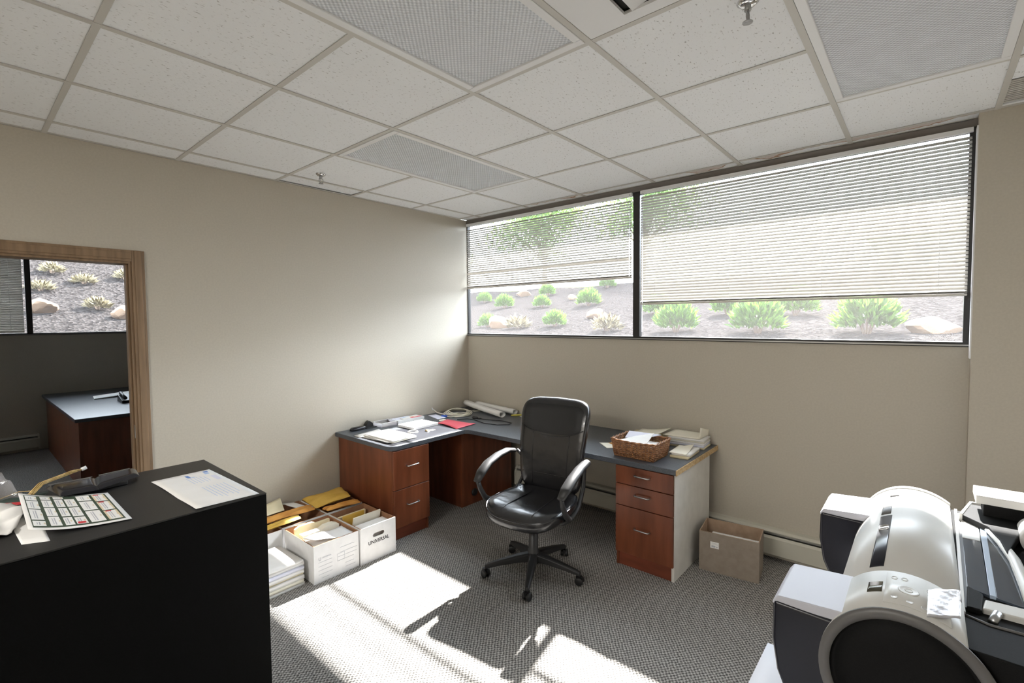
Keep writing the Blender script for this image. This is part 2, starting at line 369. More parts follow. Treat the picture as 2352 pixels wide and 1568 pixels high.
b.box(-5.0, RX+.1, .04, .62, H+.21, H+.3)                                   # eave over the window wall
b.box(-5.6, -5.0, RY, .62, H+.21, H+.42); struct('trim_1', b, 'siding')
b = MB(); b.box(-4.9, -.12, RY, 0, H, H+.02); struct('ceiling_adjoining', b, 'tile')

# ---------------------------------------------------------------- ceiling: grid and tiles
T = .6096
xs = [0, .2231]+[.2231+T*k for k in range(1, 10)]+[RX]
ys = [0, -.1115]+[-.1115-T*k for k in range(1, 11)]+[RY]
cb = MB(); cb.box(0, RX, RY, 0, H+.05, H+.06)
ceil = struct('ceiling', cb, 'tile'); CO = Vector(ceil['_org'])
skip = {(2, 2), (2, 3), (4, 4), (4, 5), (6, 2), (6, 3), (5, 4), (7, 1)}
def tile_mesh(name, m):
    mb = MB(); mb.box(-.5, .5, -.5, .5, 0, 1); me = bpy.data.meshes.new(name); me.from_pydata(mb.v, [], mb.f); me.materials.append(MT[m]); return me
tm, ts = tile_mesh('tile', 'tile'), tile_mesh('tile_stained', 'tile_stained')
for i in range(len(xs)-1):
    for j in range(len(ys)-1):
        if (i, j) in skip: continue
        stained = j == 0 and 2 <= i <= 6
        o = bpy.data.objects.new('ceiling_tile', ts if stained else tm); COL.objects.link(o); o.parent = ceil
        o.location = Vector(((xs[i]+xs[i+1])/2, (ys[j]+ys[j+1])/2, H+.004))-CO
        o.scale = (xs[i+1]-xs[i]-.012, ys[j]-ys[j+1]-.012, .014)
        if (i, j) == (0, 3): o.rotation_euler = (0, .03, 0); o.location.z += .004
for k, x in enumerate(xs[1:-1]):
    b = MB(); b.box(x-.012, x+.012, RY, 0, H-.001, H+.003); b.box(x-.0015, x+.0015, RY, 0, H+.003, H+.04); obj('grid_rail', b, 'tee', ceil)
for j, y in enumerate(ys[1:-1]):
    cuts = {3: [(2, 3), (6, 7)], 5: [(4, 5)]}.get(j+1, [])
    segs, c0 = [], 0
    for i0, i1 in cuts: segs.append((c0, xs[i0])); c0 = xs[i1]
    segs.append((c0, RX))
    for x0, x1 in segs:
        b = MB(); b.box(x0, x1, y-.0115, y+.0115, H, H+.0025); b.box(x0, x1, y-.0015, y+.0015, H+.0025, H+.035); obj('grid_rail', b, 'tee', ceil)
b = MB(); b.box(0, .02, RY, 0, H+.0012, H+.004); b.box(0, 3.8, -.02, 0, H+.0012, H+.004); b.box(3.8, RX, -.11, -.09, H+.0012, H+.004); obj('edge_angle', b, 'tee', ceil)
# light fixtures
def troffer(i, j, label):
    x0, x1, y1, y0 = xs[i]+.013, xs[i+1]-.013, ys[j]-.013, ys[j+2]+.013
    t = thing('ceiling_light', label, 'light', ((x0+x1)/2, (y0+y1)/2, H-.002), group='recessed ceiling lights')
    b = MB(); w_ = .032
    for a in ((x0, x1, y0, y0+w_), (x0, x1, y1-w_, y1), (x0, x0+w_, y0+w_, y1-w_), (x1-w_, x1, y0+w_, y1-w_)): b.box(*a, H-.004, H+.02)
    obj('frame', b, 'white', t, bevel=.003)
    b = MB(); b.box(x0+w_, x1-w_, y0+w_, y1-w_, H+.004, H+.008); obj('lens', b, 'lens', t)
    b = MB(); b.box(x0, x1, y0, y1, H+.0205, H+.045); obj('housing', b, 'white', t)
troffer(2, 2, 'small far ceiling light with frosted lens nearest the corner of the room')
troffer(4, 4, 'large ribbed ceiling light cut off by the top edge above the desk')
troffer(6, 2, 'ceiling light with dark ribbed lens at upper right by the column')
# air diffuser
vx0, vx1, vy0, vy1 = xs[5]+.013, xs[6]-.013, ys[5]+.013, ys[4]-.013
t = thing('air_vent', 'white square air diffuser at top edge left of the near sprinkler', 'vent', ((vx0+vx1)/2, (vy0+vy1)/2, H))
b = MB()
b.box(vx0, vx1, vy0, vy1, H+.02, H+.03); obj('backing', b, 'slot', t)
b = MB(); w_ = .16
for a in ((vx0, vx1, vy0, vy0+.05), (vx0, vx1, vy1-.05, vy1), (vx0, vx0+w_, vy0+.05, vy1-.05), (vx1-.05, vx1, vy0+.05, vy1-.05)): b.box(*a, H+.001, H+.012)
obj('frame', b, 'white', t)
for k in range(4):
    x = vx0+.19+.09*k; b = MB(); b.add([(x, vy0+.05, H+.002), (x+.06, vy0+.05, H+.018), (x+.06, vy1-.05, H+.018), (x, vy1-.05, H+.002), (x, vy0+.05, H+.006), (x+.057, vy0+.05, H+.0199), (x+.057, vy1-.05, H+.0199), (x, vy1-.05, H+.006)], [(0, 1, 2, 3), (7, 6, 5, 4), (0, 4, 5, 1), (2, 6, 7, 3), (0, 3, 7, 4), (1, 5, 6, 2)]); obj('louver', b, 'white', t)
t = thing('air_grille', 'dark slotted return grille in the ceiling above the column wall', 'vent', (4.18, -.41, H))
b = MB(); b.box(xs[7]+.013, xs[8]-.013, ys[2]+.013, -.13, H+.02, H+.03); obj('backing', b, 'slot', t)
for a in ((xs[7]+.013, xs[8]-.013, ys[2]+.013, ys[2]+.24), (xs[7]+.013, xs[8]-.013, -.15, -.125)): b = MB(); b.box(*a, H+.001, H+.016); obj('frame', b, 'tile', t)
for k in range(12):
    y = -.17-.025*k; b = MB(); b.box(xs[7]+.013, xs[8]-.013, y-.009, y+.004, H+.004, H+.008); obj('slat', b, 'tee', t)
# sprinklers
def sprinkler(x, y, label, s=1):
    t = thing('sprinkler', label, 'sprinkler', (x, y, H), group='fire sprinklers')
    b = MB(); b.lathe([(.001, H+.004), (.032*s, H+.003), (.034*s, H-.002), (.022*s, H-.012), (.012, H-.014), (.001, H-.0141)], (x, y, 0)); obj('escutcheon', b, 'chrome', t)
    b = MB(); b.lathe([(.001, H-.012), (.010, H-.0121), (.011, H-.028), (.008, H-.032), (.001, H-.0321)], (x, y, 0), 6); obj('nozzle', b, 'steel', t)
    b = MB()
    for q in (-1, 1): b.tube([(x, y+q*.006, H-.028), (x, y+q*.014, H-.036), (x, y+q*.014, H-.052), (x, y+q*.004, H-.062)], .0025, 6)
    obj('frame_arms', b, 'steel', t)
    b = MB(); b.tube([(x, y, H-.03), (x, y, H-.06)], .002, 6); obj('bulb', b, 'steel', t)
    b = MB(); b.lathe([(.001, H-.060), (.006, H-.0601), (.016, H-.064), (.016, H-.066), (.001, H-.0661)], (x, y, 0), 16); obj('deflector', b, 'steel', t)
sprinkler(3.17, -1.80, 'near sprinkler head at the top edge beside the right ceiling light')
sprinkler(.40, -1.80, 'far sprinkler head on the ceiling edge above the left wall')

# ---------------------------------------------------------------- windows
def window(name, axis, a0, a1, z0, z1, bars, sill=.027):
    """axis 'x': wall along x at y 0..; axis 'y': wall along y at x=-4.9 (outside towards -x)"""
    t = struct(name)
    def bx(u0_, u1_, d0, d1, c0, c1, nm, m, par, bev=.002):
        b = MB()
        if axis == 'x': b.box(u0_, u1_, d0, d1, c0, c1)
        else: b.box(-4.9-d1, -4.9-d0, u0_, u1_, c0, c1)
        return obj(nm, b, m, par, bevel=bev)
    bx(a0, a1, -.012, .036, z0, z0+sill, 'bottom_rail', 'bronze', t)
    bx(a0, a1, -.022, -.012, z0+.006, z0+.013, 'sill_strip', 'steel', t, 0)
    bx(a0, a1, -.0, .036, z1-.022, z1, 'top_rail', 'bronze', t)
    edges = [a0]+[q for bb in bars for q in bb]+[a1]
    bx(a0, a0+.012, -.004, .036, z0+sill, z1-.022, 'side_rail', 'bronze', t); bx(a1-.03, a1, -.010, .036, z0+sill, z1-.022, 'side_rail', 'bronze', t)
    for c0, c1 in bars: bx(c0, c1, -.012, .036, z0+sill, z1-.022, 'mullion', 'bronze', t)
    edges = [a0+.012]+[q for bb in bars for q in bb]+[a1-.03]
    for k in range(0, len(edges), 2): bx(edges[k], edges[k+1], .018, .021, z0+sill, z1-.022, 'pane', 'glass', t, 0)
    return t
window('window_1', 'x', 0, 3.815, 1.436, 2.588, [(1.874, 1.93)])
window('window_2', 'y', RY, -1.75, 1.455, 2.5, [(-2.90, -2.845)])
window('added_window', 'x', 4.6, RX, 1.436, 2.588, [(5.4, 5.456)])  # added out of view so its sunlight bounces up to the ceiling
# blinds
def blind(label, x0, x1, ztop, zbot, tilt, y0=-.0, wand=None, axis='x', extra=()):
    c = ((x0+x1)/2, y0, zbot) if axis == 'x' else (-4.9+.03, (x0+x1)/2, zbot)
    t = thing('window_blind', label, 'blind', c, group='venetian blinds' if axis == 'x' else None)
    def W2(u, d, z): return (u, y0+d, z) if axis == 'x' else (-4.87-d, u, z)
    def bx(u0_, u1_, d0, d1, z0_, z1_, nm, m, bev=.0015):
        b = MB(); p0 = W2(u0_, d0, z0_); p1 = W2(u1_, d1, z1_)
        b.box(min(p0[0], p1[0]), max(p0[0], p1[0]), min(p0[1], p1[1]), max(p0[1], p1[1]), z0_, z1_); return obj(nm, b, m, t, bevel=bev)
    bx(x0, x1, -.014, .012, ztop-.024, ztop, 'headrail', 'white')
    bx(x0+.004, x1-.004, -.011, .011, zbot, zbot+.012, 'bottom_rail', 'slat', .003)
    pitch = .0205; n = int((ztop-.03-zbot-.02)/pitch)
    base = None; hw = .0125
    for k in range(n):
        z = zbot+.024+pitch*k
        tl = tilt+random.uniform(-.03, .03)
        if base is None:
            b = MB(); L_ = (x1-x0)/2-.004; pts = []
            for s_ in (-1, -.33, .33, 1):
                d = s_*hw; e = .0018*(1-s_*s_); pts.append((d*math.cos(tilt)-e*math.sin(tilt), d*math.sin(tilt)+e*math.cos(tilt)))
            sec = pts+[(p[0]+.0003, p[1]-.0005) for p in pts[::-1]]
            rings = []
            for u in (-L_, L_): rings.append([(u, p[0], p[1]) if axis == 'x' else (-p[0], u, p[1]) for p in sec])
            b.loft(rings, smooth=False)
            base = obj('slat', b, 'slat', t, world=False); o = base
        else: o = bpy.data.objects.new('slat', base.data); COL.objects.link(o); o.parent = t
        o.location = (0, 0, z-zbot)
        o.rotation_euler = (random.uniform(-.035, .035), random.uniform(-.0008, .0008), 0) if axis == 'x' else (0, random.uniform(-.03, .03), 0)
        if k in extra:
            for e_ in (1, 2, 3): o2 = bpy.data.objects.new('slat', base.data); COL.objects.link(o2); o2.parent = t; o2.location = (0, .001, z-zbot+.0045*e_)
    for k in range(5 if axis == 'x' else 0):                                    # slats gathered above the bottom rail
        o2 = bpy.data.objects.new('slat', base.data); COL.objects.link(o2); o2.parent = t; o2.location = (0, 0, .0145+.0028*k); o2.rotation_euler = (-tilt, 0, 0)
    m_ = max(3, int((x1-x0)/.5)+1)
    for k in range(m_):
        u = lerp(x0+.12, x1-.12, k/(m_-1))
        for d in (-.0125, .0125): b = MB(); b.tube([W2(u, d, zbot+.01), W2(u, d, ztop-.02)], .0008, 4); obj('ladder_cord', b, 'white', t)
    if wand:
        b = MB(); u, zl = wand; b.tube([W2(u, -.022, zl), W2(u, -.02, ztop-.03)], .0028, 6); b.tube([W2(u, -.016, ztop-.03), W2(u, -.016, ztop-.012)], .003, 6); obj('tilt_wand', b, 'clear', t)
    return t
blind('left white venetian blind with open slats beside the room corner', .016, 1.868, 2.584, 1.920, math.radians(45), -.015, wand=(1.855, 1.93), extra=(6,))
blind('wide white venetian blind right of the dark mullion', 1.940, 3.800, 2.584, 1.708, math.radians(52), -.015, wand=(1.965, 1.50))
blind('closed blind in the adjoining office seen through the doorway', -4.6, -2.92, 2.47, 1.49, math.radians(75), axis='y')

# ---------------------------------------------------------------- door frame
d1 = struct('door_1'); cw = .063
b = MB()
def casing(y0, y1, z0, z1, nm):
    b = MB(); b.box(0, .012, y0, y1, z0, z1)
    if z1-z0 > .5: b.box(.012, .017, y0+.014, y1-.014, z0, z1)
    else: b.box(.012, .017, y0, y1, z0+.014, z1-.014)
    return obj(nm, b, 'casing', d1, bevel=.003)
casing(DY1-.004, DY1+cw-.004, 0, DZ+cw, 'side_casing'); casing(DY0-cw+.004, DY0+.004, 0, DZ+cw, 'side_casing'); casing(DY0+.004, DY1-.004, DZ-.004, DZ+cw, 'head_casing')
b = MB(); b.box(-.13, .0, DY1-.018, DY1, 0, DZ); b.box(-.06, -.02, DY1-.030, DY1-.018, 0, DZ-.018); j1 = obj('side_jamb', b, 'casing', d1, bevel=.002)
b = MB(); b.box(-.13, .0, DY0, DY0+.018, 0, DZ); obj('side_jamb', b, 'casing', d1, bevel=.002)
b = MB(); b.box(-.13, .0, DY0+.018, DY1-.018, DZ-.018, DZ); obj('head_jamb', b, 'casing', d1, bevel=.002)
b = MB(); b.box(-.018, -.004, DY1-.0205, DY1-.018, .90, .98); obj('strike_plate', b, 'steel', d1)

# ---------------------------------------------------------------- baseboard heaters
def heater(label, P0, P1, nrm, caps=(0, 1)):
    """profile swept from P0 to P1; nrm = direction out of the wall"""
    P0, P1, n = Vector(P0), Vector(P1), Vector(nrm); t = thing('baseboard_heater', label, 'heater', tuple((P0+P1)/2))
    d = (P1-P0).normalized()
    def sweep(prof, a, c, nm, m, bev=0):
        b = MB(); r = []
        for q in (a, c):
            o_ = P0+d*q; r.append([tuple(o_+n*p[0]+Vector((0, 0, p[1]))) for p in prof])
        b.loft(r, smooth=False); return obj(nm, b, m, t, bevel=bev)
    Ln = (P1-P0).length
    sweep([(0, .03), (.004, .03), (.004, .205), (0, .205)], 0, Ln, 'back_plate', 'heater')
    sweep([(.004, .205), (.034, .200), (.050, .188), (.050, .184), (.032, .194), (.004, .199)], 0, Ln, 'top_cover', 'heater')
    sweep([(.056, .165), (.068, .150), (.068, .045), (.062, .040), (.062, .148), (.052, .160)], 0, Ln, 'front_panel', 'heater')
    sweep([(.008, .07), (.048, .07), (.048, .155), (.008, .155)], .03, Ln-.03, 'fin_block', 'fin')
    sweep([(.050, .172), (.058, .176), (.056, .180), (.048, .176)], 0, Ln, 'damper', 'fin')
    for q in (0, Ln-.02): sweep([(0, .03), (.070, .03), (.070, .152), (.052, .188), (.034, .203), (0, .208)], q, q+.02, 'end_cap', 'heater')
heater('long cream baseboard heater along the window wall behind the desk', (.68, 0, 0), (3.79, 0, 0), (0, -1, 0))
heater('cream baseboard heater in the adjoining office through the doorway', (-4.9, -6.0, 0), (-4.9, -2.84, 0), (1, 0, 0))

# ================================================================ OUTSIDE
def gy(y): y = max(0, y); return 1.10+.06*y+.0066*y*y if y < 12.6 else 1.10+.06*12.6+.0066*12.6**2+.02*(y-12.6)
def gx(d): d = max(0, d); return 1.10+.36*min(d, 14)
def gz(x, y):
    b_ = gy(y)
    if x < -5.6:
        k = max(0, min(1, 1-(y-0)/4)); k = k*k*(3-2*k); return lerp(b_, max(b_, gx(-5.6-x)), k)
    return b_
def hgt(x, y): return gz(x, y)+.04*math.sin(x*1.7+y)*math.cos(y*1.3)
b = MB(); nx_, ny_ = 110, 70
X = [-28+56*i/nx_ for i in range(nx_+1)]; Yv = [-9+44*j/ny_ for j in range(ny_+1)]
def rowY(j): return Yv[j]
vs = [(x, y, hgt(x, y)) for y in Yv for x in X]; fs = []
for j in range(ny_):
    for i in range(nx_):
        x, y = X[i], Yv[j]
        if X[i+1] > -5.2 and y < .0 : continue
        fs.append((j*(nx_+1)+i, j*(nx_+1)+i+1, (j+1)*(nx_+1)+i+1, (j+1)*(nx_+1)+i))
b.add(vs, fs, 0, True)
# near strip that reaches the walls
ground = obj('ground', b, ['mulch', 'grass'], None)
for p in ground.data.polygons:
    if p.center.y+ground.location.y > 12.5: p.material_index = 1
tag(ground, kind='structure'); ground['label'] = 'brown mulch slope outside the windows with grass on its crest'
b = MB(); b.box(-5.8, 8, .04, .9, .9, 1.08); b.box(-5.8, -5.0, -7, .04, .9, 1.08); struct('ground_strip', b, 'mulch')
# shrubs
def leafball(n, r, hgt_, seed, mcol, ls=.05):
    rnd = random.Random(seed); b = MB()
    for k in range(n):
        a = rnd.uniform(0, 2*PI); ph = math.acos(rnd.uniform(-.2, 1)); q = r*(rnd.uniform(.55, 1.05))
        c = Vector((q*math.sin(ph)*math.cos(a), q*math.sin(ph)*math.sin(a), hgt_*.35+hgt_*.65*(q/r)*math.cos(ph)))
        out = Vector((c.x, c.y, c.z*.8+.05)).normalized(); s_ = out.cross(Vector((rnd.uniform(-1, 1), rnd.uniform(-1, 1), rnd.uniform(-1, 1)))).normalized()
        l = ls*rnd.uniform(.7, 1.4); w_ = l*.28; nrm = out.cross(s_)*.12*l
        b.add([c-s_*w_, c+out*l*.5-nrm, c+s_*w_, c+out*l+nrm], [(0, 1, 3), (1, 2, 3), (0, 2, 1)])
    for k in range(10):
        a = k*.63; b.tube([(0, 0, -.05), (r*.3*math.cos(a), r*.3*math.sin(a), hgt_*.4), (r*.6*math.cos(a), r*.6*math.sin(a), hgt_*.75)], [.01, .006, .003], 4, 1)
    me = bpy.data.meshes.new('shrub'); me.from_pydata([tuple(p) for p in b.v], [], b.f); me.materials.append(MT[mcol]); me.materials.append(MT['bark'])
    for p, i_ in zip(me.polygons, b.mi): p.material_index = i_
    return me
SM = [leafball(620, .26, .42, s_, 'leaf', .085) for s_ in (1, 2, 3)]
TM = [leafball(160, .2, .28, s_, 'tush', .12) for s_ in (4, 5)]
bush = [(-8.5, 9.1, .9, 'shrub farthest left under the left blind by the corner'), (-6.3, 7.7, 1.0, 'second green shrub from the corner under the left blind'),
 (-4.7, 7.5, .85, 'yellowish shrub in the middle of the left window'), (-6.7, 10.5, 1.0, 'far shrub high on the slope under the left blind'),
 (-3.4, 7.9, 1.1, 'green shrub above the stone near the mullion'), (-1.75, 4.0, .75, 'low shrub at the sill in the middle of the left window'),
 (-3.6, 4.1, .7, 'thin shrub left of the lower left stone'), (.81, 3.5, 1.05, 'bright shrub at the sill just right of the mullion'),
 (1.93, 3.5, 1.15, 'bright round shrub second from the mullion at the sill'), (2.03, 5.4, 1.1, 'green shrub high under the middle of the wide blind'),
 (.92, 5.6, 1.0, 'shrub under the wide blind above the two sill shrubs'), (3.1, 3.6, 1.15, 'large bright shrub at the sill left of the big stone'),
 (3.06, 5.4, .9, 'pale shrub behind the large bright shrub'), (-.54, 5.9, 1.0, 'shrub hidden by the blind next to the mullion'), (-4.9, 11.6, 1.0, 'topmost shrub on the grassy crest')]
for k, (x, y, s_, lab) in enumerate(bush):
    o = bpy.data.objects.new('shrub', SM[k % 3]); COL.objects.link(o); o.location = (x, y, hgt(x, y)-.03); o.scale = (s_*1.0, s_*1.0, s_); o.rotation_euler = (0, 0, k*1.3)
    tag(o, 'green leafy '+lab if 'green' not in lab and 'yellowish' not in lab and 'pale' not in lab else lab, 'shrub', 'shrubs on the mulch slope')
def rock(x, y, z, sx, sy, sz, seed, label, rz=0):
    rnd = random.Random(seed); bm = bmesh.new(); bmesh.ops.create_icosphere(bm, subdivisions=3, radius=1)
    ns = [(Vector((rnd.uniform(-1, 1), rnd.uniform(-1, 1), rnd.uniform(-1, 1))).normalized(), rnd.uniform(.55, .85)) for _ in range(14)]
    for v in bm.verts:
        for n_, d_ in ns:
            q = v.co.dot(n_)
            if q > d_: v.co -= n_*(q-d_)
        v.co = Vector((v.co.x*sx, v.co.y*sy, v.co.z*sz))
    me = bpy.data.meshes.new('rock'); bm.to_mesh(me); bm.free(); me.materials.append(MT['stone'])
    for p in me.polygons: p.use_smooth = False
    o = bpy.data.objects.new('rock', me); COL.objects.link(o); o.location = (x, y, z+sz*.45); o.rotation_euler = (0, 0, rz); tag(o, label, 'rock', 'sandstone rocks on the slope')
for x, y, s_, lab in [(-3.1, 3.95, .30, 'sandstone boulder at the sill in the lower left of the left window'), (-1.49, 5.1, .22, 'pinkish stone near the mullion in the left window'),
                      (-7.9, 10.6, .30, 'distant stone high on the slope in the left window'), (-4.65, 9.0, .18, 'small stone high in the middle of the left window')]:
    rock(x, y, hgt(x, y), s_, s_*.8, s_*.7, int(x*10+99), lab)
rock(3.72, 3.8, hgt(3.7, 3.7)-.02, .31, .25, .15, 5, 'largest pale boulder at the right end of the wide window')
rock(-7.2, -1.5, hgt(-7.2, -1.5)+.02, .16, .19, .15, 6, 'yellow stone beside the door jamb in the adjoining window')
rock(-7.45, -2.5, hgt(-7.45, -2.5)+.01, .17, .19, .17, 8, 'pale stone at lower left of the adjoining window')
for k, (x, y, lab) in enumerate([(-9.82, -2.13, 'pale dry tuft at upper left of the adjoining window'), (-9.25, -1.73, 'dry tuft in the middle of the adjoining window'), (-9.56, -1.01, 'dry tuft near the door jamb in the adjoining window'),
                            (-8.77, -2.41, 'small dry tuft above the pale stone'), (-7.62, -1.79, 'tan tuft left of the yellow stone'), (-2.5, 3.8, 'dry tuft beside the sandstone boulder'), (-.4, 3.6, 'dry tuft at the sill left of the mullion')]):
    o = bpy.data.objects.new('grass_tuft', TM[k % 2]); COL.objects.link(o); o.location = (x, y, hgt(x, y)-.02); s_ = .8 if x < -7 else 1; o.scale = (s_, s_, s_*.8)
    tag(o, lab, 'plant', 'dry grass tufts')
# trees
def tree(x, y, hz, R_, n, seed, label):
    rnd = random.Random(seed); z0 = hgt(x, y); t = thing('tree', label, 'tree', (x, y, z0), group='trees beyond the slope')
    b = MB(); b.tube([(x, y, z0-.3), (x+.1, y, z0+hz*.4), (x, y, z0+hz*.9)], [.16, .12, .05], 8)
    cl = []
    for k in range(26):
        a = rnd.uniform(0, 2*PI); el = rnd.uniform(-.5, 1.2); q = R_*rnd.uniform(.35, .85)
        c = Vector((x+q*math.cos(a)*math.cos(el), y+q*math.sin(a)*math.cos(el), z0+hz+q*.9*math.sin(el))); cl.append(c)
        b.tube([(x, y, z0+hz*.5), (lerp(x, c.x, .5), lerp(y, c.y, .5), lerp(z0+hz*.6, c.z, .6)), tuple(c)], [.05, .03, .01], 4)
    obj('trunk', b, 'bark', t)
    b = MB()
    for k in range(n):
        c = rnd.choice(cl); p = c+Vector((rnd.gauss(0, 1), rnd.gauss(0, 1), rnd.gauss(0, .8)))*R_*.20
        d = Vector((rnd.uniform(-1, 1), rnd.uniform(-1, 1), rnd.uniform(-1, 1))).normalized(); e = d.orthogonal().normalized(); l = rnd.uniform(.09, .17)
        b.add([p, p+d*l*.5+e*l*.3, p+d*l, p+d*l*.5-e*l*.3], [(0, 1, 2, 3)])
    f_ = obj('foliage', b, 'leaf_tree', t); f_['kind'] = 'stuff'
tree(-11.0, 16.0, 2.9, 2.7, 9000, 3, 'leafy tree seen through the left blind')
tree(-6.2, 17.0, 3.3, 2.9, 9000, 5, 'leafy tree seen through the wide blind near the mullion')
tree(-17.5, 16.0, 1.7, 1.1, 2000, 9, 'small tree at the far left behind the left blind')
# house on the crest
hx0, hx1, hy = 2.0, 17, 22.0; hz = gz(0, hy)
t = thing('house', 'low grey house beyond the slope behind the wide blind', 'building', ((hx0+hx1)/2, hy, hz))
b = MB(); b.box(hx0, hx1, hy, hy+7, hz-.3, hz+1.9); obj('wall', b, 'siding', t)
b = MB(); b.prism([(hy-.4, hz+1.85), (hy+3.5, hz+3.3), (hy+7.4, hz+1.85), (hy+7.4, hz+1.8), (hy-.4, hz+1.8)], hx0-.4, hx1+.4, axis='x'); obj('roof', b, 'roof', t)
for k in range(6):
    x = hx0+1.2+2.4*k; b = MB(); b.box(x, x+1.1, hy-.05, hy+.02, hz+.5, hz+1.5); f_ = obj('window', b, 'white', t)
    b = MB(); b.box(x+.08, x+1.02, hy-.06, hy-.045, hz+.58, hz+1.42); obj('pane', b, 'darkglass', f_)

# ================================================================ DESK
W = .697
t = thing('worktop', 'L-shaped charcoal laminate worktop in the room corner with bare right end', 'desk', (.4, -.4, 0))
poly = [(0, 0), (2.525, 0), (2.525, -.752), (.83, -.775), (.79, -.782), (.767, -.80), (.760, -.83)]
poly += [(.76-.06+.06*math.cos(a), -1.52+.06+.06*-math.sin(a)) for a in [PI/2*k/6 for k in range(7)]]
poly += [(0, -1.52)]
b = MB(); b.prism(poly, W-.034, W); obj('surface', b, 'top', t, bevel=.004)
b = MB(); b.box(2.525, 2.531, -.752, -.002, W-.034, W-.002); obj('bare_edge', b, 'raw', t)
# left pedestal
def handle(cx, cy, cz, ax, ln, par, rust=False):
    b = MB(); out = .026; h = ln/2
    pts = [(-h, 0), (-h, out*.7), (-h+.008, out), (h-.008, out), (h, out*.7), (h, 0)]
    if ax == 'y': b.tube([(cx+q, cy+p, cz) for p, q in pts], .0045, 8)
    else: b.tube([(cx+p, cy-q, cz) for p, q in pts], .0045, 8)
    return obj('handle', b, 'steel', par)
t = thing('drawer_pedestal', 'cherry two-drawer file pedestal under the left end of the worktop', 'cabinet', (.38, -1.33, 0))
b = MB(); b.box(.02, .745, -1.50, -1.485, 0, .662); b.box(.02, .745, -1.19, -1.175, 0, .662); b.box(.02, .035, -1.485, -1.19, .02, .662); b.box(.035, .742, -1.485, -1.19, .645, .662); b.box(.035, .742, -1.485, -1.19, .09, .105); obj('carcass', b, 'cherry', t, bevel=.001)
b = MB(); b.box(.715, .735, -1.484, -1.191, 0, .088); obj('plinth', b, 'cherry_dark', t)
for z0, z1 in ((.094, .372), (.377, .660)):
    b = MB(); b.box(.746, .764, -1.500, -1.177, z0, z1); dr = obj('drawer', b, 'cherry', t, bevel=.002); handle(.764, -1.338, (z0+z1)/2+.02, 'y', .10, dr)
# corner leg
t = thing('corner_support', 'cherry corner support panel box under the worktop bend', 'cabinet', (.4, -.42, 0))
b = MB(); b.box(.012, .665, -.742, -.725, 0, .662); obj('front_panel', b, 'cherry', t, bevel=.001)
b = MB(); b.box(.650, .667, -.725, -.10, 0, .662); obj('side_panel', b, 'cherry', t, bevel=.001)
b = MB(); b.lathe([(.001, 0), (.030, 0), (.034, .006), (.030, .014), (.012, .016), (.001, .016)], (.667, -.60, .10), 18, axis='x'); obj('cable_port', b, 'black', t)
# right pedestal
t = thing('drawer_pedestal', 'cherry three-drawer pedestal with white side under the right end of the worktop', 'cabinet', (2.32, -.42, 0))
b = MB(); b.box(2.126, 2.142, -.735, -.12, 0, .662); b.box(2.142, 2.495, -.135, -.12, .02, .662); b.box(2.142, 2.495, -.735, -.135, .645, .662); b.box(2.142, 2.495, -.735, -.135, .09, .105); obj('carcass', b, 'cherry', t, bevel=.001)
b = MB(); b.box(2.495, 2.512, -.735, -.12, 0, .662); obj('side_panel', b, 'melamine', t, bevel=.001)['label'] = 'white melamine side panel'
b = MB(); b.box(2.142, 2.495, -.728, -.712, 0, .088); obj('plinth', b, 'cherry_dark', t)
for z0, z1, hz_ in ((.094, .400, .275), (.405, .540, .49), (.545, .660, .615)):
    b = MB(); b.box(2.128, 2.510, -.754, -.736, z0, z1); dr = obj('drawer', b, 'cherry', t, bevel=.002); handle(2.315, -.754, hz_, 'x', .10, dr)

# ================================================================ CHAIR
def sup(a, n=4.0):
    c, s_ = math.cos(a), math.sin(a); return (math.copysign(abs(c)**(2/n), c), math.copysign(abs(s_)**(2/n), s_))
ch = thing('office_chair', 'black leather office chair with armrests and five-star base at the desk', 'chair', (1.785, -1.185, 0), .13)
def cpart(nm, mb, m, par=ch, **k): return obj(nm, mb, m, par, world=False, **k)
# base arms, rotation of the base in the chair frame
for k in range(5):
    a = math.radians(229+72*k)-.13; c_, s_ = math.cos(a), math.sin(a)
    b = MB(); rings = []
    for q, wd, z0, z1 in ((.02, .030, .085, .140), (.10, .026, .085, .128), (.20, .021, .075, .108), (.285, .017, .062, .088), (.310, .013, .058, .078)):
        rings.append([(c_*q-s_*e, s_*q+c_*e, z) for e, z in ((-wd, z0), (wd, z0), (wd*.95, z1-.008), (wd*.55, z1), (-wd*.55, z1), (-wd*.95, z1-.008))])
    b.loft(rings, smooth=False); arm = cpart('base_leg', b, 'chairplastic', bevel=.003)
    b = MB(); cx, cy = c_*.305, s_*.305; ta = a+.6+k*.5; wx, wy = math.cos(ta), math.sin(ta)
    for e in (-1, 1):
        rings = []
        for f_, r_ in ((.006, .012), (.007, .024), (.020, .025), (.024, .020), (.0245, .001)):
            rings.append([(cx+wx*e*f_+(-wy)*r_*math.cos(p), cy+wy*e*f_+wx*r_*math.cos(p), .0255+r_*math.sin(p)) for p in [2*PI*i/14 for i in range(14)]])
        b.loft(rings)
    b.tube([(cx, cy, .026), (cx, cy, .075)], .006, 6)
    b.box(-.006, .006, -.022, .022, .026, .052, T=Matrix.Translation((cx, cy, 0)) @ Matrix.Rotation(ta, 4, 'Z')); cpart('caster', b, 'black', arm)
b = MB(); b.lathe([(.001, .07), (.036, .07), (.040, .10), (.036, .150), (.030, .158), (.029, .26), (.025, .262), (.0245, .37), (.001, .37)], seg=24); cpart('gas_column', b, 'chairplastic')
b = MB(); b.box(-.09, .09, -.10, .12, .355, .385); b.box(-.035, .035, .10, .265, .362, .38); cpart('mechanism', b, 'black', bevel=.005)
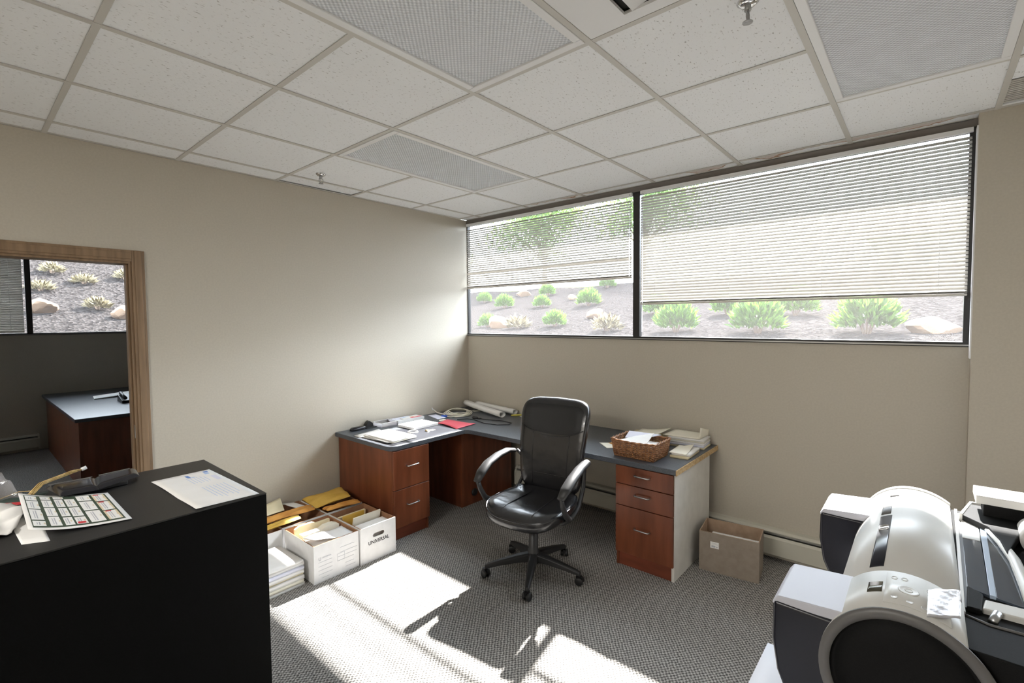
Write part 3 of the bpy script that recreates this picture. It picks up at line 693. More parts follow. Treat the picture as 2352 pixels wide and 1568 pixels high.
b = MB(); b.tube([(-.04, .02, .365), (-.16, .02, .362), (-.21, .02, .358)], .005, 6); b.box(-.235, -.20, .005, .035, .352, .366); cpart('tilt_lever', b, 'black')
# seat: cushion loft
def cush(prof, a_, b_, n=4, seg=48, zf=None, xf=None):
    rings = []
    for sc, z in prof:
        ring = []
        for i in range(seg):
            c_, s_ = sup(2*PI*i/seg, n); x, y = c_*a_*sc, s_*b_*sc
            if xf: x, y = xf(x, y, sc)
            ring.append((x, y, z+(zf(x, y) if zf else 0)))
        rings.append(ring)
    return rings
def seatz(x, y): return (-.030*max(0, (-y-.12)/.13)**2)+.018*(x/.26)**2+(.015 if y > .15 else 0)
def seatx(x, y, sc): return (x*(1.0 if y < 0 else 1-.10*(y/.24)), y)
b = MB(); b.loft(cush([(.80, .386), (.95, .388), (1.0, .405), (1.0, .43), (.985, .447), (.94, .459), (.80, .463), (.6, .462), (.35, .459), (.1, .458)], .262, .250, 3.6, zf=seatz, xf=seatx)); cpart('seat', b, 'leather')
b = MB(); pts = []
for i in range(48):
    c_, s_ = sup(2*PI*i/48, 3.6); x, y = seatx(c_*.262*.99, s_*.25*.99, 1); pts.append((x, y, .4465+seatz(x, y)))
b.tube(pts, .0035, 6, closed=True); cpart('seat_piping', b, 'leather')
for q in (-.09, .09):
    b = MB(); b.tube([(q*(1+.2*(1-k/8)), lerp(-.20, .16, k/8), .4635+seatz(q, lerp(-.20, .16, k/8))) for k in range(9)], .0028, 6); cpart('seat_seam', b, 'leather')
# backrest : front face points to -y
def backy(x, z):            # centre surface of the back
    t_ = (z-.46)/.6; return .245+.115*t_-.025*math.sin(PI*t_)*1.2-.03*(x/.26)**2*1.0
def back_outline(seg=56, sc=1):
    pts = []
    for i in range(seg):
        c_, s_ = sup(2*PI*i/seg, 7.0); zz = .755+s_*.300*(sc if sc == 1 else sc); hw = lerp(.215, .262, (zz-.46)/.6); hw *= 1-.02*max(0, (zz-.95)/.1)**2
        pts.append((c_*hw*sc, zz+(.012*(1-(c_)**2) if s_ > 0 else 0)))
    return pts
rings = []
for sc, dy in ((.5, .028), (.9, .030), (.985, .022), (1.0, .006), (1.0, -.012), (.985, -.026), (.94, -.034), (.8, -.040), (.55, -.044), (.25, -.046), (.02, -.047)):
    rings.append([(x, backy(x, z)+dy, z) for x, z in back_outline(sc=sc)])
b = MB(); b.loft(rings); cpart('backrest', b, 'leather')
def arc(x): return .885-.060*(1-(x/.235)**2)
b = MB()
def hp(u, v):
    x = lerp(-.228, .228, u); z = lerp(arc(x), 1.035-.02*(abs(x)/.23)**4, v); e = min(u, 1-u, v*.6, (1-v)*.8)
    return (x, backy(x, z)-.043+.012*max(0, (abs(x)/.228)-.8)*5-.008*min(1, e*12)+.012*max(0, v-.85)*6.6, z)
b.grid(hp, 30, 12); cpart('headrest_panel', b, 'chairfab')
b = MB(); b.tube([(x, backy(x, arc(x))-.046+(.012*max(0, abs(x)/.228-.8)*5), arc(x)) for x in [lerp(-.232, .232, k/24) for k in range(25)]], .003, 6); cpart('back_seam', b, 'leather')
for q in (-.135, .135):
    b = MB(); b.tube([(q*lerp(.92, 1.0, k/12), backy(q, lerp(.50, .84, k/12))-.0435, lerp(.50, .84, k/12)) for k in range(13)], .003, 6); cpart('back_seam', b, 'leather')
b = MB(); b.tube([(x, backy(x, .575)-.0435+.01*(x/.2)**2, .575) for x in [lerp(-.2, .2, k/12) for k in range(13)]], .004, 6); cpart('lumbar_seam', b, 'leather')
b = MB(); b.box(-.05, .05, .255, .30, .365, .60); cpart('back_bracket', b, 'black', bevel=.01)
for s_ in (-1, 1):
    X_ = .292*s_
    path = [(X_*.93, .205, .70), (X_, .15, .708), (X_*1.02, .05, .700), (X_*1.04, -.06, .672), (X_*1.03, -.14, .632), (X_*1.01, -.195, .590)]
    b = MB(); b.tube(path, [.014, .018, .019, .020, .020, .014], 12, sx=1.75, up=(0, 0, 1)); ap = cpart('armrest', b, 'chairplastic')
    path = [(X_*1.01, -.185, .592), (X_*1.0, -.165, .54), (X_*.99, -.12, .47), (X_*.96, -.06, .425), (X_*.80, -.03, .385), (X_*.35, -.02, .372)]
    b = MB(); b.tube(path, [.011, .012, .013, .014, .013, .012], 10, sx=1.5); cpart('arm_support', b, 'chairplastic', ap)
    path = [(X_*.90, .225, .70), (X_*.78, .265, .64), (X_*.78, .25, .52), (X_*.82, .16, .42), (X_*.90, .0, .408)]
    b = MB(); b.tube(path, [.011, .012, .012, .012, .012], 10, sx=1.3); cpart('arm_brace', b, 'chairplastic', ap)

# ================================================================ BOXES AND FILES ON THE FLOOR
def carton(label, x0, x1, y0, y1, h, inner='kraft_in', outer='boxwhite', th=.006, group='white file boxes', hole=True, name='file_box', rot=0):
    cx, cy = (x0+x1)/2, (y0+y1)/2; t = thing(name, label, 'box', (cx, cy, 0), rot, group=group)
    a, c = (x1-x0)/2, (y1-y0)/2
    def pnl(nm, bx, nrm):
        b = MB(); b.box(*bx); o = obj(nm, b, [outer, inner], t, world=False)
        for p in o.data.polygons:
            if p.normal.dot(Vector(nrm)) > .5 or abs(p.normal.z) > .5: p.material_index = 1
        return o
    pnl('bottom', (-a, a, -c, c, 0, th), (0, 0, 1))
    pnl('side_panel', (-a, a, -c, -c+th, th, h), (0, 1, 0)); pnl('side_panel', (-a, a, c-th, c, th, h), (0, -1, 0))
    pnl('end_panel', (-a, -a+th, -c+th, c-th, th, h), (1, 0, 0))
    if hole:
        b = MB(); hw, z0, z1 = .045, h-.085, h-.058; X0, X1 = a-th, a; yy = c-th
        ring = [(hw*.75*0+math.copysign(hw-.013, math.cos(q))+.013*math.cos(q), (z0+z1)/2+.0135*math.sin(q)) for q in [PI*2*(k+.5)/16 for k in range(16)]]
        outr = []
        for (yy_, zz_) in ring:
            d_ = Vector((yy_/yy, (zz_-(z0+z1)/2)/(h/2))); s2 = 1/max(abs(d_.x), abs(d_.y)*1.0, 1e-3)
            outr.append((max(-yy, min(yy, yy_*s2)), 0))
        # simple: four boxes round the hole + rounded filler
        b.box(X0, X1, -yy, yy, th, z0); b.box(X0, X1, -yy, yy, z1, h); b.box(X0, X1, -yy, -hw, z0, z1); b.box(X0, X1, hw, yy, z0, z1)
        o = obj('front_panel', b, [outer, inner], t, world=False)
        for p in o.data.polygons:
            if p.normal.x < -.5: p.material_index = 1
        for s_ in (-1, 1):                                       # rounded ends of the hand hole
            b2 = MB(); zc = (z0+z1)/2; r_ = (z1-z0)/2
            for v in (-1, 1):
                pl = [(s_*hw, zc+v*r_)]+[(s_*(hw-r_)+s_*r_*math.cos(q), zc+v*r_*math.sin(q)) for q in [PI/2*k/5 for k in range(6)]]
                b2.prism(pl, X0, X1, axis='x')
            obj('hole_corner', b2, outer, o, world=False)
    else: o = pnl('front_panel', (a-th, a, -c+th, c-th, th, h), (-1, 0, 0))
    t['_front'] = a; return t, o
G = 'white file boxes beside the left pedestal'
bx1, f1 = carton('white file box with form lines standing in front beside the stack', .46, .852, -2.150, -1.845, .235, group=G, hole=False)
bx2, f2 = carton('white file box with hand hole and black lettering next to the pedestal', .47, .865, -1.838, -1.565, .240, group=G)
bx3, f3 = carton('open file box at the back filled with yellow padded envelopes', .05, .44, -1.84, -1.56, .24, group=G, hole=False)
bx4, f4 = carton('open file box at the back left holding a cream folder', .03, .43, -2.15, -1.845, .235, group=G, hole=False)
bx5, f5 = carton('white file box partly hidden behind the black cabinet', .07, .46, -2.475, -2.165, .24, group=G, hole=False)
def onbox(t, f, body, size, y, z, m, sx=1, shear=0, nm='lettering'):
    a = t['_front']; return text(body, size, f, basis((a+.0006, y, z), (0, 1, 0), (0, 0, 1)), m, nm, shear, sx)
for o_ in (f1, f2): o_['_org'] = (0, 0, 0)
onbox(bx2, f2, 'UNIVERSAL', .034, .0, .125, 'ink', .95)
onbox(bx1, f1, 'U', .026, -.115, .145, 'ink_grey')
onbox(bx1, f1, 'UNIVERSAL', .012, -.07, .150, 'ink_grey')
b = MB(); a = .197
for (y, z, l) in ((-.08, .125, .09), (-.08, .10, .09), (-.08, .075, .09), (-.08, .05, .09), (-.08, .025, .05), (.07, .17, .10), (.08, .14, .12), (.07, .115, .13), (.06, .09, .11), (.085, .06, .06), (.09, .035, .07)):
    b.box(a-.0005, a+.0004, y-l/2, y+l/2, z, z+.0014)
for (y0, y1, z0, z1) in ((.0, .05, .09, .135),):
    for q in ((y0, y1, z0, z0+.001), (y0, y1, z1, z1+.001), (y0, y0+.001, z0, z1), (y1, y1+.001, z0, z1)): b.box(a-.0005, a+.0004, *q)
obj('form_lines', b, 'ink_grey', f1, world=False)
def leaf_(name, label, cat, q, zf, m, th=.002, nu=6, nv=6, group=None):
    """slab over quad q, height function zf(u,v)"""
    b = MB(); f_ = quadfn(q, 0, zf); b.grid(lambda u, v: (lambda p: (p[0], p[1], p[2]+th))(f_(u, v)), nu, nv, th=th); o = obj(name, b, m, None); return tag(o, label, cat, group)
def upright(name, label, x0, x1, y, z0, h, m, lean=0, th=.008, cat='folder', group=None, tabs=None, wav=0):
    """sheet standing in a box, its plane along x; lean shifts the top in y"""
    b = MB()
    def f_(u, v):
        x = lerp(x0, x1, u); return (x, y+lean*v+wav*math.sin(u*5)*v, z0+h*v)
    n_ = 8; vs = []
    for j in range(3):
        for i in range(n_+1):
            p = f_(i/n_, j/2); zz = p[2]
            if tabs and j == 2 and tabs[0] <= i/n_ <= tabs[1]: zz += .014
            vs.append((p[0], p[1]-th/2, zz)); vs.append((p[0], p[1]+th/2, zz))
    W_ = (n_+1)*2; fs = []
    for j in range(2):
        for i in range(n_):
            a_ = j*W_+i*2; fs.append((a_, a_+2, a_+2+W_, a_+W_)); fs.append((a_+1, a_+1+W_, a_+3+W_, a_+3))
    for i in range(n_): a_ = 2*W_+i*2; fs.append((a_, a_+2, a_+3, a_+1)); a_ = i*2; fs.append((a_, a_+1, a_+3, a_+2))
    for j in range(2): a_ = j*W_; fs.append((a_, a_+W_, a_+W_+1, a_+1)); a_ = j*W_+n_*2; fs.append((a_, a_+1, a_+W_+1, a_+W_))
    b.add(vs, fs); o = obj(name, b, m); return tag(o, label, cat, group)
# folders run across the boxes (planes along y in the front boxes) -> use x-planes shifted
def across(name, label, x, y0, y1, z0, h, m, lean=0, th=.008, cat='folder', group=None, tabs=None):
    o = upright(name, label, y0, y1, 0, z0, h, m, lean, th, cat, group, tabs)
    me = o.data
    loc = o.location.copy(); cx = (y0+y1)/2
    for v in me.vertices:
        a_, c_, z_ = v.co.x+loc.x, v.co.y+loc.y, v.co.z
        v.co = Vector((c_, a_-cx, z_))
    me.flip_normals(); o.location = (x, cx, z0); o['_org'] = tuple(o.location)
    return o
GF = 'files standing in the white boxes'
across('paper_block', 'block of white papers filling the box with the hand hole', .78, -1.825, -1.582, .008, .205, 'paper', .0, .10, 'papers', GF)
across('file_folder', 'cream folder leaning out of the box with the hand hole', .67, -1.80, -1.59, .06, .205, 'cream2', .05, .012, group=GF)
across('envelope', 'tan envelope behind the leaning cream folder', .60, -1.82, -1.66, .01, .245, 'yellow', .02, .014, 'envelope', GF)
across('file_folder', 'manila folder at the back of the box with the hand hole', .52, -1.82, -1.60, .01, .215, 'cream', .02, .02, group=GF)
across('paper_block', 'white papers packed in the form-lined box', .75, -2.135, -1.86, .01, .210, 'paper', .01, .12, 'papers', GF)
across('file_folder', 'white open folder rising from the front of the form-lined box', .820, -2.12, -2.03, .1, .13, 'paper', .02, .004, group=GF)
across('file_folder', 'pale folder with tab in the form-lined box', .62, -2.12, -1.87, .01, .225, 'cream2', .01, .05, group=GF, tabs=(.6, .9))
across('file_folder', 'manila folder with tab at the back of the form-lined box', .54, -2.12, -1.88, .01, .235, 'cream', .0, .02, group=GF, tabs=(.1, .5))
leaf_('sheet_of_paper', 'loose white sheet draped over the front of the form-lined box', 'paper', [(.70, -2.14), (.835, -2.13), (.83, -1.88), (.70, -1.88)], lambda u, v: .238-.008*u+.035*(1-v)**3*u+.008*math.sin(v*6), 'paper')
# back boxes
def puffy(name, label, q, z, m, tz=.03, tilt=(0, 0), group='padded envelopes in the back boxes'):
    b = MB(); f_ = quadfn(q, z)
    def top(u, v): p = f_(u, v); e = (min(u, 1-u, v, 1-v)*2)**.5; return (p[0], p[1], p[2]+tz*e+tilt[0]*u+tilt[1]*v+.004*math.sin(u*11+v*7))
    def bot(u, v): p = f_(u, v); return (p[0], p[1], p[2]+tilt[0]*u+tilt[1]*v-.003)
    b.grid(top, 12, 12); b.grid(bot, 12, 12); o = obj(name, b, m); return tag(o, label, 'envelope', group)
across('file_folder', 'dark kraft folders inside the back box by the pedestal', .36, -1.83, -1.57, .01, .18, 'kraft_in', 0, .05, group='folders in the back boxes')
puffy('padded_envelope', 'bright yellow padded envelope on top by the pedestal', [(.09, -1.85), (.34, -1.87), (.385, -1.62), (.16, -1.57)], .262, 'yellow', .028, (.0, .03))
puffy('padded_envelope', 'orange crumpled envelope below the bright yellow one', [(.385, -1.85), (.45, -1.84), (.485, -1.60), (.43, -1.59)], .262, 'orange', .022, (0, .0))
puffy('padded_envelope', 'long orange envelope lying across the two back boxes', [(.24, -2.28), (.34, -2.30), (.375, -1.89), (.28, -1.88)], .262, 'orange', .022, (.0, .01))
puffy('padded_envelope', 'golden envelope at the back left with a white flap', [(.385, -2.40), (.48, -2.42), (.47, -2.04), (.385, -2.02)], .250, 'yellow', .018, (.01, .02))
leaf_('file_folder', 'pale cream folder sloping on the back left box', 'folder', [(.06, -2.42), (.24, -2.46), (.22, -2.04), (.04, -1.99)], lambda u, v: .255+.045*v*v*(1-u)+.012*u, 'cream', group='folders in the back boxes')
leaf_('sheet_of_paper', 'white paper edge beside the bright yellow envelope', 'paper', [(.06, -1.99), (.30, -1.94), (.33, -1.88), (.10, -1.92)], lambda u, v: .258, 'paper', th=.004)
# stack of files in front of the hidden box
GS = 'files stacked on the floor by the black cabinet'
names = ['bottom', 'second', 'third', 'fourth', 'fifth', 'sixth', 'seventh', 'topmost']; z = 0
for k in range(8):
    th = (.02, .016, .022, .014, .02, .016, .02, .012)[k]; dx, dy = random.uniform(-.012, .012), random.uniform(-.012, .012)
    q = [(.50+dx, -2.50+dy), (.80+dx, -2.47+dy), (.79+dx, -2.185+dy*.4), (.49+dx, -2.20+dy*.4)]
    z0 = z; leaf_('file_stack_folder', names[k]+' file of the floor stack beside the form-lined box', 'folder', q, lambda u, v: z0+.0015*math.sin(3*u+v), ('paper', 'cream2', 'paper', 'cream', 'paper', 'paper_blue', 'paper', 'paper')[k], th=th, group=GS); z += th+.0025
# brown carton
t, fr = carton('brown cardboard box with papers beside the white pedestal side', -.172, .172, -.115, .115, .25, inner='kraft', outer='brownbox', hole=False, name='cardboard_box', group=None)
t.location = (2.722, -.330, 0); t.rotation_euler = (0, 0, .13)
Rz = lambda x, y: (2.722+x*math.cos(.13)-y*math.sin(.13), -.330+x*math.sin(.13)+y*math.cos(.13))
b = MB(); b.box(-.105, -.055, -.1163, -.1148, .155, .195, T=Matrix.Rotation(.0, 4, 'Y')); st = obj('sticker', b, 'paper', t, world=False)
b = MB(); b.box(-.098, -.075, -.1166, -.1162, .160, .172); b.box(-.07, -.062, -.1166, -.1162, .160, .168); b.box(-.098, -.06, -.1166, -.1162, .18, .1815); b.box(-.098, -.07, -.1166, -.1162, .186, .1875); obj('printing', b, 'ink_grey', st, world=False)
b = MB(); b.box(-.12, .155, -.09, .045, .008, .195); o = obj('paper_stack', b, 'paper', None, loc=(2.722, -.330, 0), rot=.13); tag(o, 'stack of white papers inside the brown cardboard box', 'papers')

# ================================================================ THINGS ON THE WORKTOP, LEFT LEG
E_ = W
# black handset and holder
b = MB(); b.loft([[(x, y, z) for x, y, z in [(.075+sx*.028*s_, -1.355+sy*.075*s_, zz) for sx, sy in [sup(2*PI*k/20, 3) for k in range(20)]]] for s_, zz in ((.9, W), (1, W+.006), (.97, W+.018), (.8, W+.026), (.3, W+.029))])
tag(obj('spectacle_case', b, 'black_gloss'), 'small rounded black case at the wall end of the desk', 'case')
t = thing('tape_dispenser', 'black angular desk holder behind the rounded case', 'holder', (.055, -1.225, W))
b = MB(); b.prism([(-1.275, W), (-1.20, W), (-1.205, W+.03), (-1.235, W+.055), (-1.255, W+.045), (-1.272, W+.02)], .02, .065, axis='x'); obj('body', b, 'black', t, bevel=.003)
b = MB(); b.box(.018, .10, -1.285, -1.19, W, W+.006); obj('foot', b, 'black', t, bevel=.002)
# clear tray
t = thing('plastic_tray', 'clear plastic tray near the wall on the left desk', 'tray', (.10, -1.10, W))
b = MB(); x0, x1, y0, y1 = .035, .165, -1.185, -1.035; b.box(x0, x1, y0, y1, W, W+.002); b.box(x0, x0+.003, y0, y1, W, W+.035); b.box(x1-.003, x1, y0, y1, W, W+.035); b.box(x0, x1, y0, y0+.003, W, W+.035); b.box(x0, x1, y1-.003, y1, W, W+.035); obj('shell', b, 'clear', t)
b = MB(); b.box(x0-.004, x1+.004, y0-.004, y0+.003, W+.033, W+.036); b.box(x0-.004, x1+.004, y1-.003, y1+.004, W+.033, W+.036); b.box(x0-.004, x0+.003, y0, y1, W+.033, W+.036); b.box(x1-.003, x1+.004, y0, y1, W+.033, W+.036); obj('rim', b, 'white', t)
tag(obj('paper_pad', MB().box(.05, .15, -1.17, -1.05, W+.0025, W+.010), 'paper'), 'small white note slips inside the clear tray', 'paper')
# box with papers on it
tag(obj('shallow_box', MB().box(.025, .145, -1.005, -.715, W, W+.024), 'boxwhite', bevel=.002), 'shallow white box near the wall under printed papers', 'box')
sheet('printed_sheet', [(.005, -1.02), (.10, -1.06), (.13, -.84), (.02, -.80)], W+.0245, 'paper_blue', 'bluish printed form on the shallow white box', 'paper', prints=[(.1, .5, .15, .18, 'ink_grey', 1), (.1, .5, .3, .32, 'ink_grey', 1), (.55, .9, .5, .52, 'ink_grey', 1), (.1, .8, .7, .74, 'ink_blue2', 1)])
sheet('leaflet', [(.06, -.93), (.13, -.95), (.14, -.72), (.05, -.73)], W+.026, 'paper', 'leaflet with red print on the shallow white box', 'paper', prints=[(.5, .95, .45, .95, 'red', 1), (.2, .5, .5, .8, 'ink_beige', 1), (.1, .3, .1, .3, 'ink_blue2', 1), (.6, .75, .6, .75, 'paper', 2)])
# desk pad film
sheet('desk_pad', [(.24, -1.50), (.735, -1.490), (.742, -.83), (.40, -.80)], W, 'mat_sheet', 'translucent pale desk pad covering the left desk', 'desk pad', th=.0012)
GP = 'papers fanned at the near end of the left desk'
zz = W+.0014
for k, (dx, dy, a, lab) in enumerate([(0, 0, .10, 'lowest white folder of the fanned pile'), (.006, .006, .04, 'second white folder of the fanned pile'), (-.004, -.01, -.03, 'third white folder of the fanned pile'), (.004, .004, .06, 'fourth white folder of the fanned pile'), (-.01, .01, .0, 'top white folder of the fanned pile')]):
    c_, s_ = math.cos(a), math.sin(a); q = []
    for (x, y) in ((-.17, -.115), (.17, -.115), (.17, .115), (-.17, .115)): q.append((.50+dx+x*c_-y*s_, -1.348+dy+x*s_+y*c_))
    leaf_('file_folder', lab, 'folder', q, lambda u, v, z0=zz: z0, 'paper' if k != 1 else 'cream2', th=.0035, group=GP); zz += .0040
leaf_('sheet_of_paper', 'loose white sheet behind the fanned pile', 'paper', [(.235, -1.49), (.33, -1.50), (.33, -1.26), (.20, -1.24)], lambda u, v: W+.0018+.010*max(0, (.3-u))*v, 'paper', th=.001)
# flat box with teal print
t = tag(obj('flat_box', MB().box(.235, .455, -1.075, -.815, W+.0016, W+.022), 'boxwhite', bevel=.002), 'flat white box with teal print in the middle of the left desk', 'box')
b = MB()
for (x0, x1, y0, y1) in ((.26, .30, -1.0, -.93), (.27, .29, -.9, -.84), (.32, .34, -1.02, -.90), (.36, .365, -.99, -.87), (.38, .385, -.99, -.87), (.31, .315, -.87, -.83)): b.box(x0, x1, y0, y1, W+.0219, W+.0223)
obj('printing', b, 'teal', t)
b = MB()
for k in range(3): b.tube([(.50+(.045-.004*k)*math.cos(q), -1.12+(.040-.003*k)*math.sin(q), W+.0032+.003*k) for q in [2*PI*i/24 for i in range(24)]], .0018, 6, closed=True)
tag(obj('thin_cord', b, 'white'), 'small white coiled cord on the desk pad', 'cord')
t = thing('binder_clip', 'brass clip with small tag on the desk pad', 'clip', (.56, -1.01, W+.0014))
b = MB(); b.prism([(-.018, 0), (.018, 0), (.010, .010), (-.010, .010)], -.012, .012, axis='y'); b.v = [(x+.56, y-1.02, z+W+.0014) for x, y, z in b.v]; obj('body', b, 'gold', t)
b = MB(); b.box(.545, .585, -.995, -.955, W+.0014, W+.003); obj('tag', b, 'paper', t)
# red folder
def redz(u, v): return W+.0018+.010*math.sin(PI*u)*(1-v)+.012*max(0, u-.75)*2*v
leaf_('red_folder', 'bright red folder at the inner bend of the desk', 'folder', [(.40, -.775), (.700, -.830), (.690, -.595), (.345, -.615)], redz, 'red', th=.002, nu=14)
leaf_('card', 'small white card with blue edge left of the cable coil', 'card', [(.06, -.60), (.27, -.66), (.27, -.56), (.07, -.52)], lambda u, v: W+.0006, 'paper_blue', th=.0015)
tag(obj('eraser', MB().box(.33, .36, -.70, -.64, W, W+.010), 'cream2', bevel=.003), 'small cream block between card and red folder', 'eraser')
# network cable coil
b = MB(); pts = []
for k in range(121):
    q = 2*PI*k/24; R1 = .185-.012*(k/24)+.012*math.sin(k*.37); R2 = .150-.014*(k/24)+.008*math.cos(k*.51)
    x, y = R1*math.cos(q), R2*math.sin(q); a = -.9+.05*(k//24); c_, s_ = math.cos(a), math.sin(a)
    pts.append((.215+x*c_-y*s_, -.365+x*s_+y*c_, W+.0072+.0050*(k//24)+.002*math.sin(k)))
pts += [(.20, -.53, W+.02), (.12, -.54, W+.028), (.06, -.53, W+.045)]
b.tube(pts, .0045, 6)
t = thing('network_cable', 'coiled cream network cable in the desk corner', 'cable', (.19, -.365, W)); obj('cable', b, 'cream2', t)
b = MB(); b.box(.22, .255, -.55, -.525, W, W+.014); b.box(.19, .225, -.553, -.53, W, W+.012); obj('plug', b, 'blue', t, bevel=.002)['label'] = 'blue plug'
b = MB(); b.tube([(.055, -.535, W+.045), (.035, -.53, W+.062)], .005, 6); obj('plug', b, 'white', t)
# rolled drawings
def roll(name, label, p0, p1, r_, turns, m, bend=0, flap=0):
    b = MB(); p0, p1 = Vector(p0), Vector(p1); d = (p1-p0).normalized(); s_ = d.cross(Vector((0, 0, 1))).normalized(); u_ = s_.cross(d); rings = []
    nT = 16*turns
    for k in range(13):
        t_ = k/12; c = p0.lerp(p1, t_)+u_*bend*math.sin(PI*t_); ring = []
        for i in range(nT+1):
            q = 2*PI*i/16+1.2; rr_ = r_*(.72+.28*i/nT); ring.append(c+(s_*math.cos(q)*1.15+u_*math.sin(q)*.85)*rr_)
        rings.append(ring)
    b.loft(rings, closed=False, cap=False); o = obj(name, b, m)
    md = o.modifiers.new('s', 'SOLIDIFY'); md.thickness = .001
    return tag(o, label, 'paper roll', 'rolled drawings on the desk')
roll('paper_roll', 'longer white paper roll lying in front in the desk corner', (.06, -.095, W+.058), (.69, -.245, W+.032), .034, 2, 'paper', -.004)
roll('paper_roll', 'white paper roll behind, against the window wall', (.16, -.035, W+.050), (.70, -.075, W+.032), .032, 2, 'paper')
tag(obj('highlighter', MB().tube([(.70, -.135, W+.008), (.735, -.09, W+.008), (.765, -.06, W+.008)], [.005, .008, .006], 10), mat('yellow_plastic', (.75, .68, .12), .4)), 'yellow marker at the end of the paper rolls', 'marker')
leaf_('sheet_of_paper', 'small white paper beside the yellow marker', 'paper', [(.76, -.09), (.86, -.13), (.88, -.03), (.79, -.02)], lambda u, v: W+.0005+.02*u*v, 'paper', th=.001)
leaf_('note_slip', 'small pale slip behind the network cable', 'paper', [(.20, -.16), (.26, -.19), (.30, -.14), (.24, -.10)], lambda u, v: W+.0005, 'cream2', th=.001)
b = MB(); b.tube([(.42, -.56, W+.003), (.47, -.48, W+.003), (.55, -.47, W+.003), (.72, -.52, W+.003), (.86, -.50, W+.003), (.93, -.43, W+.003), (.90, -.36, W+.003), (.78, -.35, W+.003), (.66, -.39, W+.003), (.55, -.41, W+.003)], .003, 6)
t = thing('black_cable', 'thin black cable looping over the worktop by the paper rolls', 'cable', (.6, -.45, W)); obj('cable', b, 'black', t)
b = MB(); b.lathe([(.001, 0), (.028, 0), (.030, .008), (.024, .016), (.001, .018)], (.50, -.405, W), 20); b.box(.52, .56, -.42, -.39, W, W+.008); obj('plug', b, 'black', t)

# ================================================================ THINGS ON THE WORKTOP, RIGHT END
t = thing('wicker_basket', 'rectangular brown wicker basket full of papers on the desk', 'basket', (2.22, -.585, W))
bw, bd, bh = .152, .115, .112
def per(sc, n_=72):
    pts = []; L4 = [(-1, -1, 1, 0), (1, -1, 0, 1), (1, 1, -1, 0), (-1, 1, 0, -1)]
    a_, c_ = bw*sc, bd*sc; tot = 4*(a_+c_)
    for k in range(n_):
        d = tot*k/n_
        if d < 2*a_: p = (-a_+d, -c_, 0, -1)
        elif d < 2*a_+2*c_: p = (a_, -c_+d-2*a_, 1, 0)
        elif d < 4*a_+2*c_: p = (a_-(d-2*a_-2*c_), c_, 0, 1)
        else: p = (-a_, c_-(d-4*a_-2*c_), -1, 0)
        pts.append(p)
    return pts
b = MB(); rows = 17
for r_ in range(rows):
    sc = .90+.10*r_/rows; ring = []
    for k, (x, y, nx, ny) in enumerate(per(sc, 88)):
        o_ = .0022*(1 if ((k//2+r_) % 2) else -1); ring.append((x+nx*o_, y+ny*o_, .008+(bh-.012)*r_/(rows-1)))
    b.tube(ring, .0029, 5, closed=True)
wv = obj('weave', b, 'wicker', t, world=False); wv['kind'] = 'stuff'
for k, ((x0, y0, _, _), (x1, y1, _, _)) in enumerate(zip(per(.90, 44), per(1.0, 44))):
    b = MB(); b.tube([(x0, y0, 0.004), (x1, y1, bh)], .0034, 5); obj('stake', b, 'wicker', t, world=False)
b = MB()
for ph in (0, PI):
    ring = [(x+nx*.004*math.cos(k*.7+ph), y+ny*.004*math.cos(k*.7+ph), bh+.003+.004*math.sin(k*.7+ph)-.010*math.sin(PI*min(1, max(0, (x/bw+1)/2)))*(1 if y < 0 else .3)) for k, (x, y, nx, ny) in enumerate(per(1.01, 108))]
    b.tube(ring, .0045, 6, closed=True)
obj('rim', b, 'wicker', t, world=False)
b = MB(); b.box(-bw*.89, bw*.89, -bd*.89, bd*.89, .001, .006); obj('base', b, 'wicker', t, world=False)
def slab(name, label, pts, th, m, cat='paper', group=None):
    """pts: 4 world xyz corners"""
    b = MB(); P4 = [Vector(p) for p in pts]
    b.grid(lambda u, v: tuple((P4[0].lerp(P4[1], u)).lerp(P4[3].lerp(P4[2], u), v)), 4, 4, th=th, smooth=False); return tag(obj(name, b, m), label, cat, group)
GB = 'papers in the wicker basket'
slab('paper_block', 'pile of white papers lying low in the wicker basket', [(2.11, -.665, W+.085), (2.33, -.665, W+.085), (2.33, -.51, W+.085), (2.11, -.51, W+.085)], .07, 'paper', 'papers', GB)
slab('sheet_of_paper', 'bright white wedge of paper rising from the basket', [(2.10, -.67, W+.100), (2.30, -.675, W+.104), (2.30, -.56, W+.155), (2.17, -.57, W+.120)], .004, 'paper', 'paper', GB)
slab('sheet_of_paper', 'blue-grey folder leaning on the back of the basket', [(2.09, -.555, W+.095), (2.20, -.550, W+.100), (2.32, -.49, W+.135), (2.09, -.49, W+.130)], .003, 'paper_blue', 'folder', GB)
leaf_('file_folder', 'wide manila folder lying behind the basket', 'folder', [(1.90, -.40), (2.20, -.43), (2.23, -.12), (1.94, -.08)], lambda u, v: W+.001+.040*v*v+.01*math.sin(u*PI), 'cream', th=.003)
leaf_('file_folder', 'second manila folder behind the basket with raised corner', 'folder', [(2.02, -.36), (2.225, -.345), (2.225, -.08), (2.0, -.10)], lambda u, v: W+.055+.035*u*u+.006*v, 'cream2', th=.003)
for k, (q, m_, lab) in enumerate([([(1.84, -.47), (1.96, -.57), (2.04, -.48), (1.92, -.42)], 'cream2', 'cream slip sticking out left of the basket'), ([(1.90, -.44), (2.02, -.50), (2.04, -.40), (1.94, -.38)], 'orange', 'red and orange slip under the basket papers')]):
    leaf_('note_slip', lab, 'paper', q, lambda u, v, k=k: W+.0006+.0022*k, m_, th=.0015)
GR = 'folders in the near right stack'
